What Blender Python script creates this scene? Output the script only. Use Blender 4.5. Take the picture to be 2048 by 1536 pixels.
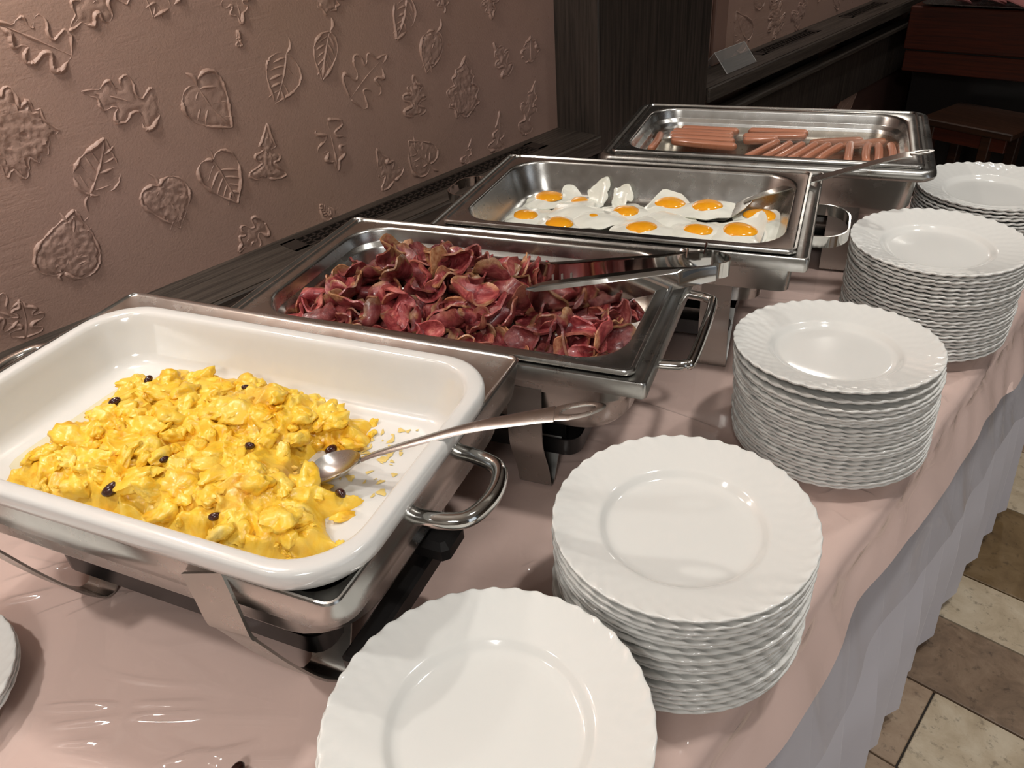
import bpy, math, random
from math import sin, cos, pi, radians, sqrt, atan2, exp
from mathutils import Vector, Matrix, noise

for o in list(bpy.data.objects):
    bpy.data.objects.remove(o, do_unlink=True)
scene = bpy.context.scene
COL = scene.collection

# ------------------------------------------------------------------ camera
def make_camera():
    yaw, pitch, roll = radians(-44.693), radians(33.843), radians(-4.540)
    fw = Vector((sin(yaw)*cos(pitch), cos(yaw)*cos(pitch), -sin(pitch)))
    rt = Vector((cos(yaw), -sin(yaw), 0)); up = rt.cross(fw)
    r2 = cos(roll)*rt + sin(roll)*up; u2 = -sin(roll)*rt + cos(roll)*up
    cd = bpy.data.cameras.new('camera'); cd.sensor_fit = 'HORIZONTAL'; cd.sensor_width = 36
    cd.lens = 1562.37/2048*36; cd.clip_start = .02; cd.clip_end = 50
    co = bpy.data.objects.new('camera', cd); COL.objects.link(co)
    m = Matrix((r2, u2, -fw)).transposed().to_4x4(); m.translation = Vector((0.693, -1.009, 1.418))
    co.matrix_world = m; scene.camera = co
make_camera()
vs = scene.view_settings
vs.view_transform = 'Standard'; vs.look = 'None'; vs.gamma = 1; vs.exposure = -0.10; vs.use_curve_mapping = False

try:
    cy = scene.cycles; cy.max_bounces = 8; cy.diffuse_bounces = 3; cy.glossy_bounces = 4; cy.transparent_max_bounces = 10
except Exception: pass
world = bpy.data.worlds.new('world'); scene.world = world; world.use_nodes = True
bg = world.node_tree.nodes['Background']; bg.inputs[0].default_value = (.9, .93, 1, 1); bg.inputs[1].default_value = .06

def light(name, kind, loc, power, col=(1, .86, .68), size=.05, rot=(0, 0, 0), **kw):
    ld = bpy.data.lights.new(name, kind); ld.energy = power; ld.color = col
    if kind == 'AREA':
        ld.shape = kw.get('shape', 'DISK'); ld.size = size
        if 'size_y' in kw: ld.size_y = kw['size_y']
    else: ld.shadow_soft_size = size
    if kind == 'SPOT': ld.spot_size = kw.get('angle', 2.0); ld.spot_blend = .75
    lo = bpy.data.objects.new(name, ld); COL.objects.link(lo); lo.location = loc; lo.rotation_euler = rot
    return lo
ROOM = (-.58, 4.2, -3.6, 4.4, 2.7)     # x0 x1 y0 y1 height
KEY = (-.45, -.76, 2.0); GLARE = (-.45, -.76, 1.60)
light('sconce_light', 'POINT', KEY, 13, (1, .95, .88), .024)
light('glare_light', 'POINT', GLARE, 4.5, (1, .95, .88), .024)  # second light added to put a glare on the plastic sheet
light('sconce_light_far', 'POINT', (-.40, 2.05, 1.75), 2.5, (1, .93, .84), .035)
CEIL = [(.85, -.15, 50), (-.40, -1.72, 58), (.85, .9, 42), (2.6, -.6, 40), (.10, 2.12, 26)]
for x, y, pw in CEIL:
    light('downlight_lamp', 'SPOT', (x, y, 2.66), pw, (1, .97, .925), .06, angle=radians(92))
PANEL = (1.5, -2.5)
light('panel_fill_light', 'AREA', (*PANEL, 2.64), 38, (1, .975, .94), .6, (0, 0, 0), shape='SQUARE')  # fill light added behind the camera to brighten the sides of the stacks
# daylight through the window in the wall across the room
light('window_daylight', 'AREA', (4.12, -.6, 1.5), 12, (.84, .91, 1), 2.6, (0, radians(90), 0), shape='RECTANGLE', size_y=1.5)

# ------------------------------------------------------------------ helpers
def tag(o, label=None, cat=None, group=None, kind=None):
    if label: o['label'] = label
    if cat: o['category'] = cat
    if group: o['group'] = group
    if kind: o['kind'] = kind
    return o

class MB:
    def __init__(s): s.v = []; s.f = []; s.a = []
    def add(s, v, f, a=None):
        n = len(s.v); s.v += [tuple(p) for p in v]; s.f += [tuple(i+n for i in q) for q in f]
        s.a += (a if a is not None else [0.0]*len(v)); return s
    def box(s, x0, x1, y0, y1, z0, z1):
        return s.add([(x0,y0,z0),(x1,y0,z0),(x1,y1,z0),(x0,y1,z0),(x0,y0,z1),(x1,y0,z1),(x1,y1,z1),(x0,y1,z1)],
                     [(0,3,2,1),(4,5,6,7),(0,1,5,4),(1,2,6,5),(2,3,7,6),(3,0,4,7)])
    def bbox(s, x0, x1, y0, y1, z0, z1, b):        # box with a bevelled upper edge and vertical edges
        lo = [(x0,y0),(x1,y0),(x1,y1),(x0,y1)]
        def ring(i, z): return [(x0+i, y0, z),(x1-i, y0, z),(x1, y0+i, z),(x1, y1-i, z),(x1-i, y1, z),(x0+i, y1, z),(x0, y1-i, z),(x0, y0+i, z)]
        def rin(z): return [(x0+b*1.6, y0+b, z),(x1-b*1.6, y0+b, z),(x1-b, y0+b*1.6, z),(x1-b, y1-b*1.6, z),(x1-b*1.6, y1-b, z),(x0+b*1.6, y1-b, z),(x0+b, y1-b*1.6, z),(x0+b, y0+b*1.6, z)]
        return s.loft([rin(z0), ring(b, z0+b), ring(b, z1-b), rin(z1)], True, True)
    def loft(s, loops, cap0=False, cap1=False, closed=True, attrs=None):
        n = len(loops[0]); v = [p for l in loops for p in l]; f = []
        for k in range(len(loops)-1):
            for i in range(n if closed else n-1):
                j = (i+1) % n
                f.append((k*n+i, k*n+j, (k+1)*n+j, (k+1)*n+i))
        if cap0: f.append(tuple(reversed(range(n))))
        if cap1: f.append(tuple(range((len(loops)-1)*n, len(loops)*n)))
        return s.add(v, f, attrs)
    def tube(s, path, r, n=10, caps=True):
        path = [Vector(p) for p in path]; loops = []
        rad = r if callable(r) else (lambda t: r)
        t0 = (path[1]-path[0]).normalized(); ref = Vector((0,0,1)) if abs(t0.z) < .9 else Vector((1,0,0))
        nx = t0.cross(ref).normalized()
        for i, p in enumerate(path):
            t = (path[min(i+1, len(path)-1)]-path[max(i-1, 0)]).normalized()
            nx = (nx - t*nx.dot(t)).normalized(); ny = t.cross(nx)
            rr = rad(i/(len(path)-1))
            loops.append([p + nx*cos(2*pi*k/n)*rr + ny*sin(2*pi*k/n)*rr for k in range(n)])
        return s.loft(loops, caps, caps)
    def strip(s, path, width, thick, wdir):         # flat band along a path; wdir = direction of its width
        path = [Vector(p) for p in path]; loops = []; wd = Vector(wdir).normalized()
        wf = width if callable(width) else (lambda t: width)
        for i, p in enumerate(path):
            t = (path[min(i+1, len(path)-1)]-path[max(i-1, 0)]).normalized()
            w = (wd - t*wd.dot(t)).normalized(); nn = t.cross(w); h = wf(i/(len(path)-1))/2
            loops.append([p - w*h - nn*thick/2, p + w*h - nn*thick/2, p + w*h + nn*thick/2, p - w*h + nn*thick/2])
        return s.loft(loops, True, True)

def obj(name, mb, mat, parent=None, smooth=35, loc=None, rotz=0, attr=False):
    me = bpy.data.meshes.new(name); me.from_pydata(mb.v, [], mb.f); me.update()
    if mat: me.materials.append(mat)
    if smooth:
        me.shade_smooth(); me.set_sharp_from_angle(angle=radians(smooth))
    if attr:
        at = me.attributes.new('rim', 'FLOAT', 'POINT'); at.data.foreach_set('value', mb.a)
    o = bpy.data.objects.new(name, me); COL.objects.link(o)
    if parent: o.parent = parent
    if loc: o.location = loc
    if rotz: o.rotation_euler = (0, 0, rotz)
    return o
def empty(name, loc, rotz=0):
    o = bpy.data.objects.new(name, None); COL.objects.link(o); o.location = loc; o.rotation_euler = (0, 0, rotz)
    o.empty_display_size = .05; return o
def struct(name, mb, mat, smooth=35, parent=None):
    o = obj(name, mb, mat, parent, smooth); 
    if not parent: o['kind'] = 'structure'
    return o
def rr(L, W, r, z, k=7, cx=0, cy=0):
    pts = []; r = min(r, L/2-1e-4, W/2-1e-4)
    for (sx, sy, a0) in ((1,-1,-pi/2),(1,1,0),(-1,1,pi/2),(-1,-1,pi)):
        for i in range(k):
            a = a0 + (pi/2)*i/(k-1)
            pts.append((cx+sx*(L/2-r)+r*cos(a), cy+sy*(W/2-r)+r*sin(a), z))
    return pts
def cat(pts, n=8, closed=False):                    # Catmull-Rom smoothing
    P = [Vector(p) for p in pts]; out = []; m = len(P)
    rng = range(m if closed else m-1)
    for i in rng:
        if closed: p0, p1, p2, p3 = P[(i-1) % m], P[i], P[(i+1) % m], P[(i+2) % m]
        else: p0, p1, p2, p3 = P[max(i-1,0)], P[i], P[i+1], P[min(i+2,m-1)]
        for k in range(n):
            t = k/n
            out.append(.5*((2*p1)+(p2-p0)*t+(2*p0-5*p1+4*p2-p3)*t*t+(3*p1-p0-3*p2+p3)*t**3))
    if not closed: out.append(P[-1])
    return out
ORD = ['first','second','third','fourth','fifth','sixth','seventh','eighth','ninth','tenth','eleventh','twelfth','thirteenth','fourteenth','fifteenth','sixteenth','seventeenth','eighteenth','nineteenth','twentieth','twenty-first','twenty-second','twenty-third','twenty-fourth','twenty-fifth','twenty-sixth']

# ------------------------------------------------------------------ materials
def srgb(r, g, b):
    f = lambda c: (c/12.92 if c <= .04045 else ((c+.055)/1.055)**2.4)
    return (f(r/255), f(g/255), f(b/255), 1)
class NT:
    def __init__(s, name):
        s.m = bpy.data.materials.new(name); s.m.use_nodes = True; s.t = s.m.node_tree
        s.b = s.t.nodes['Principled BSDF']; s.out = s.t.nodes['Material Output']
    def n(s, typ, **kw):
        nd = s.t.nodes.new(typ)
        for k, v in kw.items():
            if k.startswith('i_'): nd.inputs[k[2:].replace('_', ' ')].default_value = v
            else: setattr(nd, k, v)
        return nd
    def l(s, a, b): s.t.links.new(a, b)
    def set(s, **kw):
        for k, v in kw.items(): s.b.inputs[k.replace('_', ' ')].default_value = v
        return s
    def coord(s, scale=(1,1,1), kind='Object', rot=(0,0,0)):
        tc = s.n('ShaderNodeTexCoord'); mp = s.n('ShaderNodeMapping'); mp.inputs['Scale'].default_value = scale; mp.inputs['Rotation'].default_value = rot
        s.l(tc.outputs[kind], mp.inputs['Vector']); return mp.outputs['Vector']
    def noise(s, vec, scale, detail=4, rough=.55, dist=0, typ=None):
        nd = s.n('ShaderNodeTexNoise'); nd.inputs['Scale'].default_value = scale; nd.inputs['Detail'].default_value = detail
        if typ: nd.noise_type = typ
        nd.inputs['Roughness'].default_value = rough; nd.inputs['Distortion'].default_value = dist
        if vec is not None: s.l(vec, nd.inputs['Vector'])
        return nd.outputs['Fac']
    def ramp(s, fac, stops, interp='LINEAR'):
        nd = s.n('ShaderNodeValToRGB'); nd.color_ramp.interpolation = interp; e = nd.color_ramp.elements
        while len(e) < len(stops): e.new(.5)
        for i, (p, c) in enumerate(stops):
            e[i].position = p; e[i].color = c if len(c) == 4 else (*c, 1)
        s.l(fac, nd.inputs['Fac']); return nd.outputs['Color']
    def mix(s, fac, a, b, mode='MIX'):
        nd = s.n('ShaderNodeMix', data_type='RGBA', blend_type=mode)
        for sock, v in ((nd.inputs['Factor'], fac), (nd.inputs['A'] if False else nd.inputs[6], a), (nd.inputs[7], b)):
            if hasattr(v, 'links'): s.l(v, sock)
            else: sock.default_value = v
        return nd.outputs[2]
    def math(s, op, a, b=0.0):
        nd = s.n('ShaderNodeMath', operation=op)
        for i, v in enumerate((a, b)):
            if hasattr(v, 'links'): s.l(v, nd.inputs[i])
            else: nd.inputs[i].default_value = v
        return nd.outputs[0]
    def bump(s, h, strength=.3, dist=.001, prev=None):
        nd = s.n('ShaderNodeBump'); nd.inputs['Strength'].default_value = strength; nd.inputs['Distance'].default_value = dist
        s.l(h, nd.inputs['Height'])
        if prev: s.l(prev, nd.inputs['Normal'])
        s.l(nd.outputs['Normal'], s.b.inputs['Normal']); return nd.outputs['Normal']
    def color(s, sock): s.l(sock, s.b.inputs['Base Color'])
    def rough(s, sock): s.l(sock, s.b.inputs['Roughness'])
G = lambda v: (v, v, v, 1)

def m_steel(name, col=(.60, .595, .575), rough=.2, var=.12, bump=.04):
    t = NT(name); t.set(Metallic=1.0); c = t.coord()
    f = t.noise(c, 14, 5, .6); t.color(t.mix(f, (col[0]*.86, col[1]*.85, col[2]*.83, 1), (*col, 1)))
    t.rough(t.ramp(t.noise(c, 30, 6, .65), [(.3, G(rough)), (.75, G(rough+var))]))
    s = t.coord((6, 260, 260)); t.bump(t.noise(s, 3, 3), bump, .0006); return t.m
STEEL = m_steel('stainless_steel'); 
STEEL_D = m_steel('worn_stainless_steel', (.47, .465, .445), .24, .16, .08)
CHROME = m_steel('polished_steel', (.70, .70, .68), .07, .07, .0)
STEEL_PINK = STEEL_D
def m_plain(name, col, rough=.4, spec=.5, coat=0.0):
    t = NT(name); t.set(Roughness=rough, Coat_Weight=coat); t.b.inputs['Specular IOR Level'].default_value = spec
    c = t.coord(); f = t.noise(c, 22, 4); t.color(t.mix(f, (col[0]*.9, col[1]*.9, col[2]*.9, 1), (*col[:3], 1))); return t.m
BLACK = m_plain('black_enamel_and_shade', (.012, .011, .011), .3)
PORC = m_plain('white_porcelain', (.80, .785, .75), .13, .5, .3)
def m_plate():
    t = NT('white_opal_glass'); t.set(Roughness=.09, Coat_Weight=.2, IOR=1.5)
    c = t.coord(); t.color(t.mix(t.noise(c, 9, 3), srgb(231, 230, 225), srgb(237, 236, 231)))
    return t.m
PLATE = m_plate()
def m_wall():
    t = NT('pink_brown_plaster'); t.set(Roughness=.5); t.b.inputs['Specular IOR Level'].default_value = .6
    c = t.coord()
    f = t.noise(c, 3.5, 6, .6); base = t.mix(f, srgb(176, 143, 129), srgb(194, 160, 146))
    f2 = t.ramp(t.noise(c, 1.3, 3), [(.45, G(0)), (.75, G(1))]); base = t.mix(t.math('MULTIPLY', f2, .35), base, srgb(186, 152, 118))
    t.color(base)
    s = t.coord((1, 2.2, 26), rot=(radians(-20), 0, 0)); tro = t.ramp(t.noise(s, 2.0, 5, .6), [(.44, G(0)), (.53, G(1))])
    mask = t.ramp(t.noise(c, 2.2, 2), [(.52, G(0)), (.62, G(1))])
    h = t.math('ADD', t.math('MULTIPLY', t.math('MULTIPLY', tro, mask), .22), t.math('MULTIPLY', t.noise(c, 260, 5, .7), .75))
    h = t.math('ADD', h, t.math('MULTIPLY', t.noise(c, 30, 4), .4))
    t.bump(h, .55, .0022); t.rough(t.ramp(t.noise(c, 60, 4), [(.3, G(.27)), (.7, G(.43))])); return t.m
WALL = m_wall()
def m_wood(name, c1, c2, axis='z', rough=.45, bump=.35):
    t = NT(name); sc = {'z': (38, 38, 1.3), 'y': (38, 1.3, 38), 'x': (1.3, 38, 38)}[axis]
    v = t.coord(sc); f = t.noise(v, 3.2, 8, .68, .6); g = t.noise(t.coord(tuple(k*3.5 for k in sc)), 3, 4, .6)
    t.color(t.mix(t.ramp(f, [(.36, G(0)), (.66, G(1))]), c1, c2))
    t.rough(t.ramp(f, [(.3, G(rough+.12)), (.7, G(rough))]))
    t.bump(t.math('ADD', f, t.math('MULTIPLY', g, .5)), bump, .0012); return t.m
WOOD_P = m_wood('dark_wood_veneer', srgb(38, 33, 29), srgb(78, 68, 61), 'z')
WOOD_S = m_wood('dark_sill_board', srgb(48, 42, 37), srgb(88, 79, 71), 'y')
MAHOG = m_wood('mahogany_wood', srgb(52, 22, 14), srgb(84, 38, 24), 'x', .3, .1)
BROWN = m_wood('brown_bench_wood', srgb(40, 24, 16), srgb(70, 44, 30), 'x', .3, .1)
def m_cloth():
    t = NT('pink_tablecloth'); t.set(Roughness=.75); c = t.coord()
    t.color(t.mix(t.noise(c, 4, 5), srgb(226, 196, 184), srgb(233, 206, 195)))
    t.b.inputs['Sheen Weight'].default_value = .1
    t.bump(t.noise(c, 900, 2), .15, .0004); return t.m
CLOTH = m_cloth()
def m_film(name, tint, thick_bump=.5, milk=0.0, ior=1.42):
    t = NT(name); c = t.coord()
    tr = t.n('ShaderNodeBsdfTransparent'); tr.inputs[0].default_value = tint
    gl = t.n('ShaderNodeBsdfGlossy'); gl.inputs['Roughness'].default_value = .05
    lw = t.n('ShaderNodeLayerWeight'); lw.inputs['Blend'].default_value = .5; fac = t.math('ADD', t.math('MULTIPLY', t.math('POWER', lw.outputs['Facing'], 4.0), .55*(ior-1)/.36), .028*(ior-1)/.36)
    s = t.coord((1.0, 3.2, 1), rot=(0, 0, radians(35)))
    r1 = t.noise(s, 5, 3, .5, .4, 'RIDGED_MULTIFRACTAL'); r2 = t.noise(c, 2.2, 2)
    mask = t.ramp(r2, [(.42, G(.05)), (.62, G(1))])
    h = t.math('ADD', t.math('MULTIPLY', t.math('MULTIPLY', r1, mask), .6), t.math('MULTIPLY', t.noise(c, 34, 4, .6, .5, 'RIDGED_MULTIFRACTAL'), .22))
    bp = t.n('ShaderNodeBump'); bp.inputs['Strength'].default_value = thick_bump; bp.inputs['Distance'].default_value = .0025
    t.l(h, bp.inputs['Height'])
    t.l(bp.outputs['Normal'], gl.inputs['Normal']); t.l(bp.outputs['Normal'], lw.inputs['Normal'])
    mx = t.n('ShaderNodeMixShader'); t.l(fac, mx.inputs[0]); t.l(tr.outputs[0], mx.inputs[1]); t.l(gl.outputs[0], mx.inputs[2])
    if milk:
        df = t.n('ShaderNodeBsdfDiffuse'); df.inputs[0].default_value = (.75, .74, .72, 1); m2 = t.n('ShaderNodeMixShader'); m2.inputs[0].default_value = milk
        t.l(mx.outputs[0], m2.inputs[1]); t.l(df.outputs[0], m2.inputs[2]); t.l(m2.outputs[0], t.out.inputs['Surface'])
    else: t.l(mx.outputs[0], t.out.inputs['Surface'])
    return t.m
FILM = m_film('clear_plastic_film', (.975, .97, .97, 1), .16, .03, 1.7)
ACRYL = m_film('clear_acrylic', (.93, .93, .92, 1), .02, .14, 1.25)
def m_skirt():
    t = NT('white_skirt_fabric'); t.set(Roughness=.7); c = t.coord()
    t.color(t.mix(t.noise(c, 5, 4), srgb(206, 203, 212), srgb(218, 216, 224)))
    t.b.inputs['Sheen Weight'].default_value = .2
    v = t.n('ShaderNodeTexVoronoi'); v.inputs['Scale'].default_value = 46; v.inputs['Randomness'].default_value = .25; t.l(t.coord((.01, 1, .55)), v.inputs['Vector'])
    dot = t.ramp(v.outputs['Distance'], [(.10, G(1)), (.16, G(0))])
    t.bump(t.math('ADD', t.math('MULTIPLY', dot, .6), t.math('MULTIPLY', t.noise(c, 700, 2), .25)), .25, .0008); return t.m
SKIRT = m_skirt()
def m_tile(name, c1, c2, c3):
    t = NT(name); t.set(Roughness=.4)
    oi = t.n('ShaderNodeObjectInfo'); ad = t.n('ShaderNodeVectorMath', operation='ADD'); tc = t.n('ShaderNodeTexCoord')
    cm = t.n('ShaderNodeCombineXYZ'); t.l(t.math('MULTIPLY', oi.outputs['Random'], 20), cm.inputs[0])
    t.l(tc.outputs['Object'], ad.inputs[0]); t.l(cm.outputs[0], ad.inputs[1]); c = ad.outputs[0]
    f = t.noise(c, 11, 9, .68, .5); g = t.noise(c, 45, 6, .7)
    base = t.ramp(f, [(.32, c1), (.5, c2), (.68, c3)])
    pit = t.ramp(g, [(.34, G(.55)), (.44, G(1))]); t.color(t.mix(1.0, base, pit, 'MULTIPLY'))
    t.bump(t.math('ADD', f, t.math('MULTIPLY', pit, .5)), .25, .0015); return t.m
TILE = [m_tile('cream_travertine', srgb(168, 150, 124), srgb(190, 173, 147), srgb(206, 192, 168)),
        m_tile('brown_travertine', srgb(100, 82, 66), srgb(128, 106, 86), srgb(152, 130, 108)),
        m_tile('olive_travertine', srgb(96, 76, 50), srgb(116, 94, 64), srgb(132, 110, 80)),
        m_tile('tan_travertine', srgb(138, 114, 92), srgb(158, 135, 112), srgb(174, 152, 128))]
GROUT = m_plain('tile_grout', (.05, .042, .035), .9)

# ------------------------------------------------------------------ room shell
x0, x1, y0, y1, H = ROOM
CREAM = m_plain('cream_paint', (.55, .47, .38), .7)
fl = struct('floor', MB().box(-1.2, x1, y0, y1, -.1, -.012), GROUT, 0)
# tiles: rows run along x between the joints at the y values below
rows = [(-1.05,-.80,2), (-.80,-.61,0), (-.61,-.40,3), (-.40,-.21,1), (-.21,-.012,0), (-.012,.19,0), (.19,.385,1), (.385,.535,0), (.535,.825,2), (.825,1.08,0), (1.08,1.30,3), (1.30,1.60,1), (1.60,1.83,0), (1.83,2.12,2), (2.12,2.40,3), (2.40,2.70,1)]
random.seed(5); tcache = {}
for ri, (ya, yb, mi) in enumerate(rows):
    if abs(ya+.012) < 1e-6: cuts = [(-.2,.2,1),(.2,.612,3),(.612,1.02,0),(1.02,1.42,1),(1.42,1.8,3)]
    elif abs(ya-.535) < 1e-6: cuts = [(-.3,.1,3),(.1,.545,3),(.545,.98,2),(.98,1.4,0),(1.4,1.8,1)]
    else:
        off = [.0,.17,.29,.11][ri % 4]; cuts = []
        xs = [-.3+off-.4]
        while xs[-1] < 1.8: xs.append(xs[-1]+random.choice((.4,.61,.4)))
        if .19-1e-6 < ya < .2: xs = [-.45, .16, .98, 1.4, 1.81]
        if .385-1e-6 < ya < .39: xs = [-.5, .05, 1.06, 1.5, 1.9]
        for i in range(len(xs)-1): cuts.append((xs[i], xs[i+1], mi if i % 2 == 1 or len(xs) == 5 else (mi+1+i) % 4))
    for xa, xb, m in cuts:
        if xb < .05: continue
        w, d = round(xb-xa-.004, 3), round(yb-ya-.004, 3)
        if (w, d, m) not in tcache:
            tcache[(w, d, m)] = None
            o = obj('tile', MB().bbox(-w/2, w/2, -d/2, d/2, -.012, 0, .0015), TILE[m], fl, 30)
            tcache[(w, d, m)] = o.data
        else:
            o = bpy.data.objects.new('tile', tcache[(w, d, m)]); COL.objects.link(o); o.parent = fl
        o.location = ((xa+xb)/2, (ya+yb)/2, random.uniform(-.0008, .0004))
far_floor = MB().box(1.9, x1, y0, y1, -.012, -.001).box(-1.2, 1.9, y0, -1.06, -.012, -.001).box(-1.2, 1.9, 2.71, y1, -.012, -.001)
obj('tile_field', far_floor, TILE[1], fl, 0)
cl = struct('ceiling', MB().box(-1.2, x1, y0, y1, H, H+.1), m_plain('white_ceiling_paint', (.62, .61, .58), .8), 0)
for (x, y, pw), wh in zip(CEIL, ('right above the plate stacks', 'above the front of the buffet', 'between buffet and sideboard', 'farther into the room', 'close to the sideboard')):
    t = empty('ceiling_downlight', (x, y, H))
    tag(t, 'round recessed ceiling downlight ' + wh, 'lamp', 'ceiling downlights')
    obj('ring', MB().loft([[(r*cos(2*pi*i/24), r*sin(2*pi*i/24), z) for i in range(24)] for r, z in ((.085,0),(.095,-.012),(.09,-.018),(.075,-.018),(.072,-.01))]), CHROME, t)
pl = tag(obj('fill_panel', MB().bbox(PANEL[0]-.33, PANEL[0]+.33, PANEL[1]-.33, PANEL[1]+.33, H-.03, H-.0005, .004), m_plain('fill_panel_housing', (.7,.7,.7), .5), None, 0), 'added square fill-light panel on the ceiling behind the camera', 'lamp')
wl = struct('wall_left', MB().box(-.68, -.58, y0, .52, 0, H), WALL, 0)
wlf = struct('wall_left_far', MB().box(-.68, -.58, 1.0, 2.95, 0, H), WALL, 0)
struct('wall_back', MB().box(-1.2, x1, y1, y1+.1, 0, H).box(-.68, -.35, 2.95, 3.05, 0, H), m_plain('dark_back_wall', (.09, .065, .055), .8), 0)
# wall across the room, with the window the daylight comes through
wr = MB(); wx = x1
wr.box(wx, wx+.1, y0, -2.0, 0, H).box(wx, wx+.1, .8, y1, 0, H).box(wx, wx+.1, -2.0, .8, 0, .72).box(wx, wx+.1, -2.0, .8, 2.28, H)
struct('wall_right', wr, m_plain('beige_far_wall', (.30, .27, .235), .8), 0)
wn = struct('window_1', MB().box(wx-.02, wx+.06, -2.0, -1.95, .72, 2.28).box(wx-.02, wx+.06, .75, .8, .72, 2.28).box(wx-.02, wx+.06, -1.95, .75, .72, .77).box(wx-.02, wx+.06, -1.95, .75, 2.23, 2.28).box(wx-.02, wx+.06, -.63, -.57, .77, 2.23), CREAM, 0)
struct('wall_front', MB().box(-1.2, x1, y0-.1, y0, 0, H), m_plain('beige_front_wall', (.30, .27, .235), .8), 0)

# pillar of dark veneer between the two wall fields
pil = struct('trim_1', MB().bbox(-.70, -.452, .512, 1.010, 0, H, .003), WOOD_P, 0)
SZ = .853
def sill(name, ya, yb, grilles, apron):
    m = MB(); xa, xb = -.58, -.452; ga, gb = -.558, -.505
    ys = ya
    for (p, q) in grilles:
        m.box(xa, xb, ys, p, SZ-.03, SZ); m.box(xa, ga, p, q, SZ-.03, SZ); m.box(gb, xb, p, q, SZ-.03, SZ); ys = q
    m.box(xa, xb, ys, yb, SZ-.03, SZ)
    s = struct(name, m, WOOD_S, 0)
    for (p, q) in grilles:
        g = MB(); g.box(ga, ga+.006, p, q, SZ-.008, SZ+.001).box(gb-.006, gb, p, q, SZ-.008, SZ+.001).box(ga, gb, p, p+.03, SZ-.008, SZ+.001).box(ga, gb, q-.03, q, SZ-.008, SZ+.001)
        w = (gb-ga-.012)
        for k in (1, 2): g.box(ga+.006+w*k/3-.0018, ga+.006+w*k/3+.0018, p, q, SZ-.008, SZ+.0005)
        y = p+.03
        while y < q-.03: g.box(ga, gb, y-.002, y+.002, SZ-.008, SZ+.0005); y += .019
        obj('vent_grille', g, GRILLE, s, 0); obj('vent_duct', MB().box(ga-.001, gb+.001, p-.001, q+.001, SZ-.10, SZ-.06), BLACK, s, 0)
    obj('edge_strip', MB().bbox(xb, xb+.010, ya, yb, SZ-.040, SZ-.001, .002), WOOD_S, s, 0)
    if apron:
        obj('apron_board', MB().bbox(-.50, xb-.018, ya, yb, SZ-.28, SZ-.105, .003), WOOD_P, s, 0)
        obj('ledge', MB().bbox(-.50, xb+.004, ya, yb, SZ-.105, SZ-.088, .003), WOOD_S, s, 0)
    return s
GRILLE = m_plain('dark_brown_grille', (.028, .021, .017), .5)
sill('trim_2', y0, .512, [(-.325, .385)], False)
sill('trim_3', 1.010, 2.9, [(1.44, 1.86), (2.12, 2.46)], True)
struct('trim_4', MB().bbox(-.58, -.566, 1.236, 1.308, SZ, H, .003), m_plain('pale_plaster_strip', srgb(150, 118, 104)[:3], .6), 0)
obj('lower_panel', MB().box(-.575, -.46, y0, .512, .05, SZ-.05), BLACK, wl, 0)
for nm, ya, yb in (('baseboard_left', y0, .512), ('baseboard_back', 1.01, 2.9)):
    struct(nm, MB().bbox(-.50, -.47, ya, yb, 0, .09, .003), WOOD_P, 0)

# ------------------------------------------------------------------ leaf reliefs in the plaster
OUT = {'linden': [(0,0),(-.07,.14),(-.06,.32),(.06,.46),(.25,.5),(.45,.44),(.65,.31),(.83,.15),(.93,.06),(1,0)],
 'ovate': [(0,0),(.01,.12),(.10,.32),(.28,.47),(.48,.46),(.68,.33),(.85,.15),(.95,.05),(1,0)],
 'oak': [(0,.02),(.03,.16),(.08,.36),(.17,.42),(.22,.30),(.27,.14),(.36,.20),(.42,.42),(.52,.48),(.57,.36),(.55,.20),(.62,.20),(.70,.30),(.76,.22),(.80,.09),(.90,.06),(1,0)],
 'pine': [(0,.02),(-.02,.26),(.04,.44),(.12,.42),(.20,.26),(.28,.15),(.34,.28),(.42,.30),(.48,.16),(.53,.10),(.58,.20),(.66,.15),(.80,.08),(1,0)],
 'maple': [(0,.02),(.06,.20),(.02,.36),(.16,.40),(.22,.58),(.32,.48),(.44,.62),(.52,.50),(.55,.34),(.66,.42),(.72,.30),(.80,.30),(.84,.15),(1,0)]}
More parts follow.
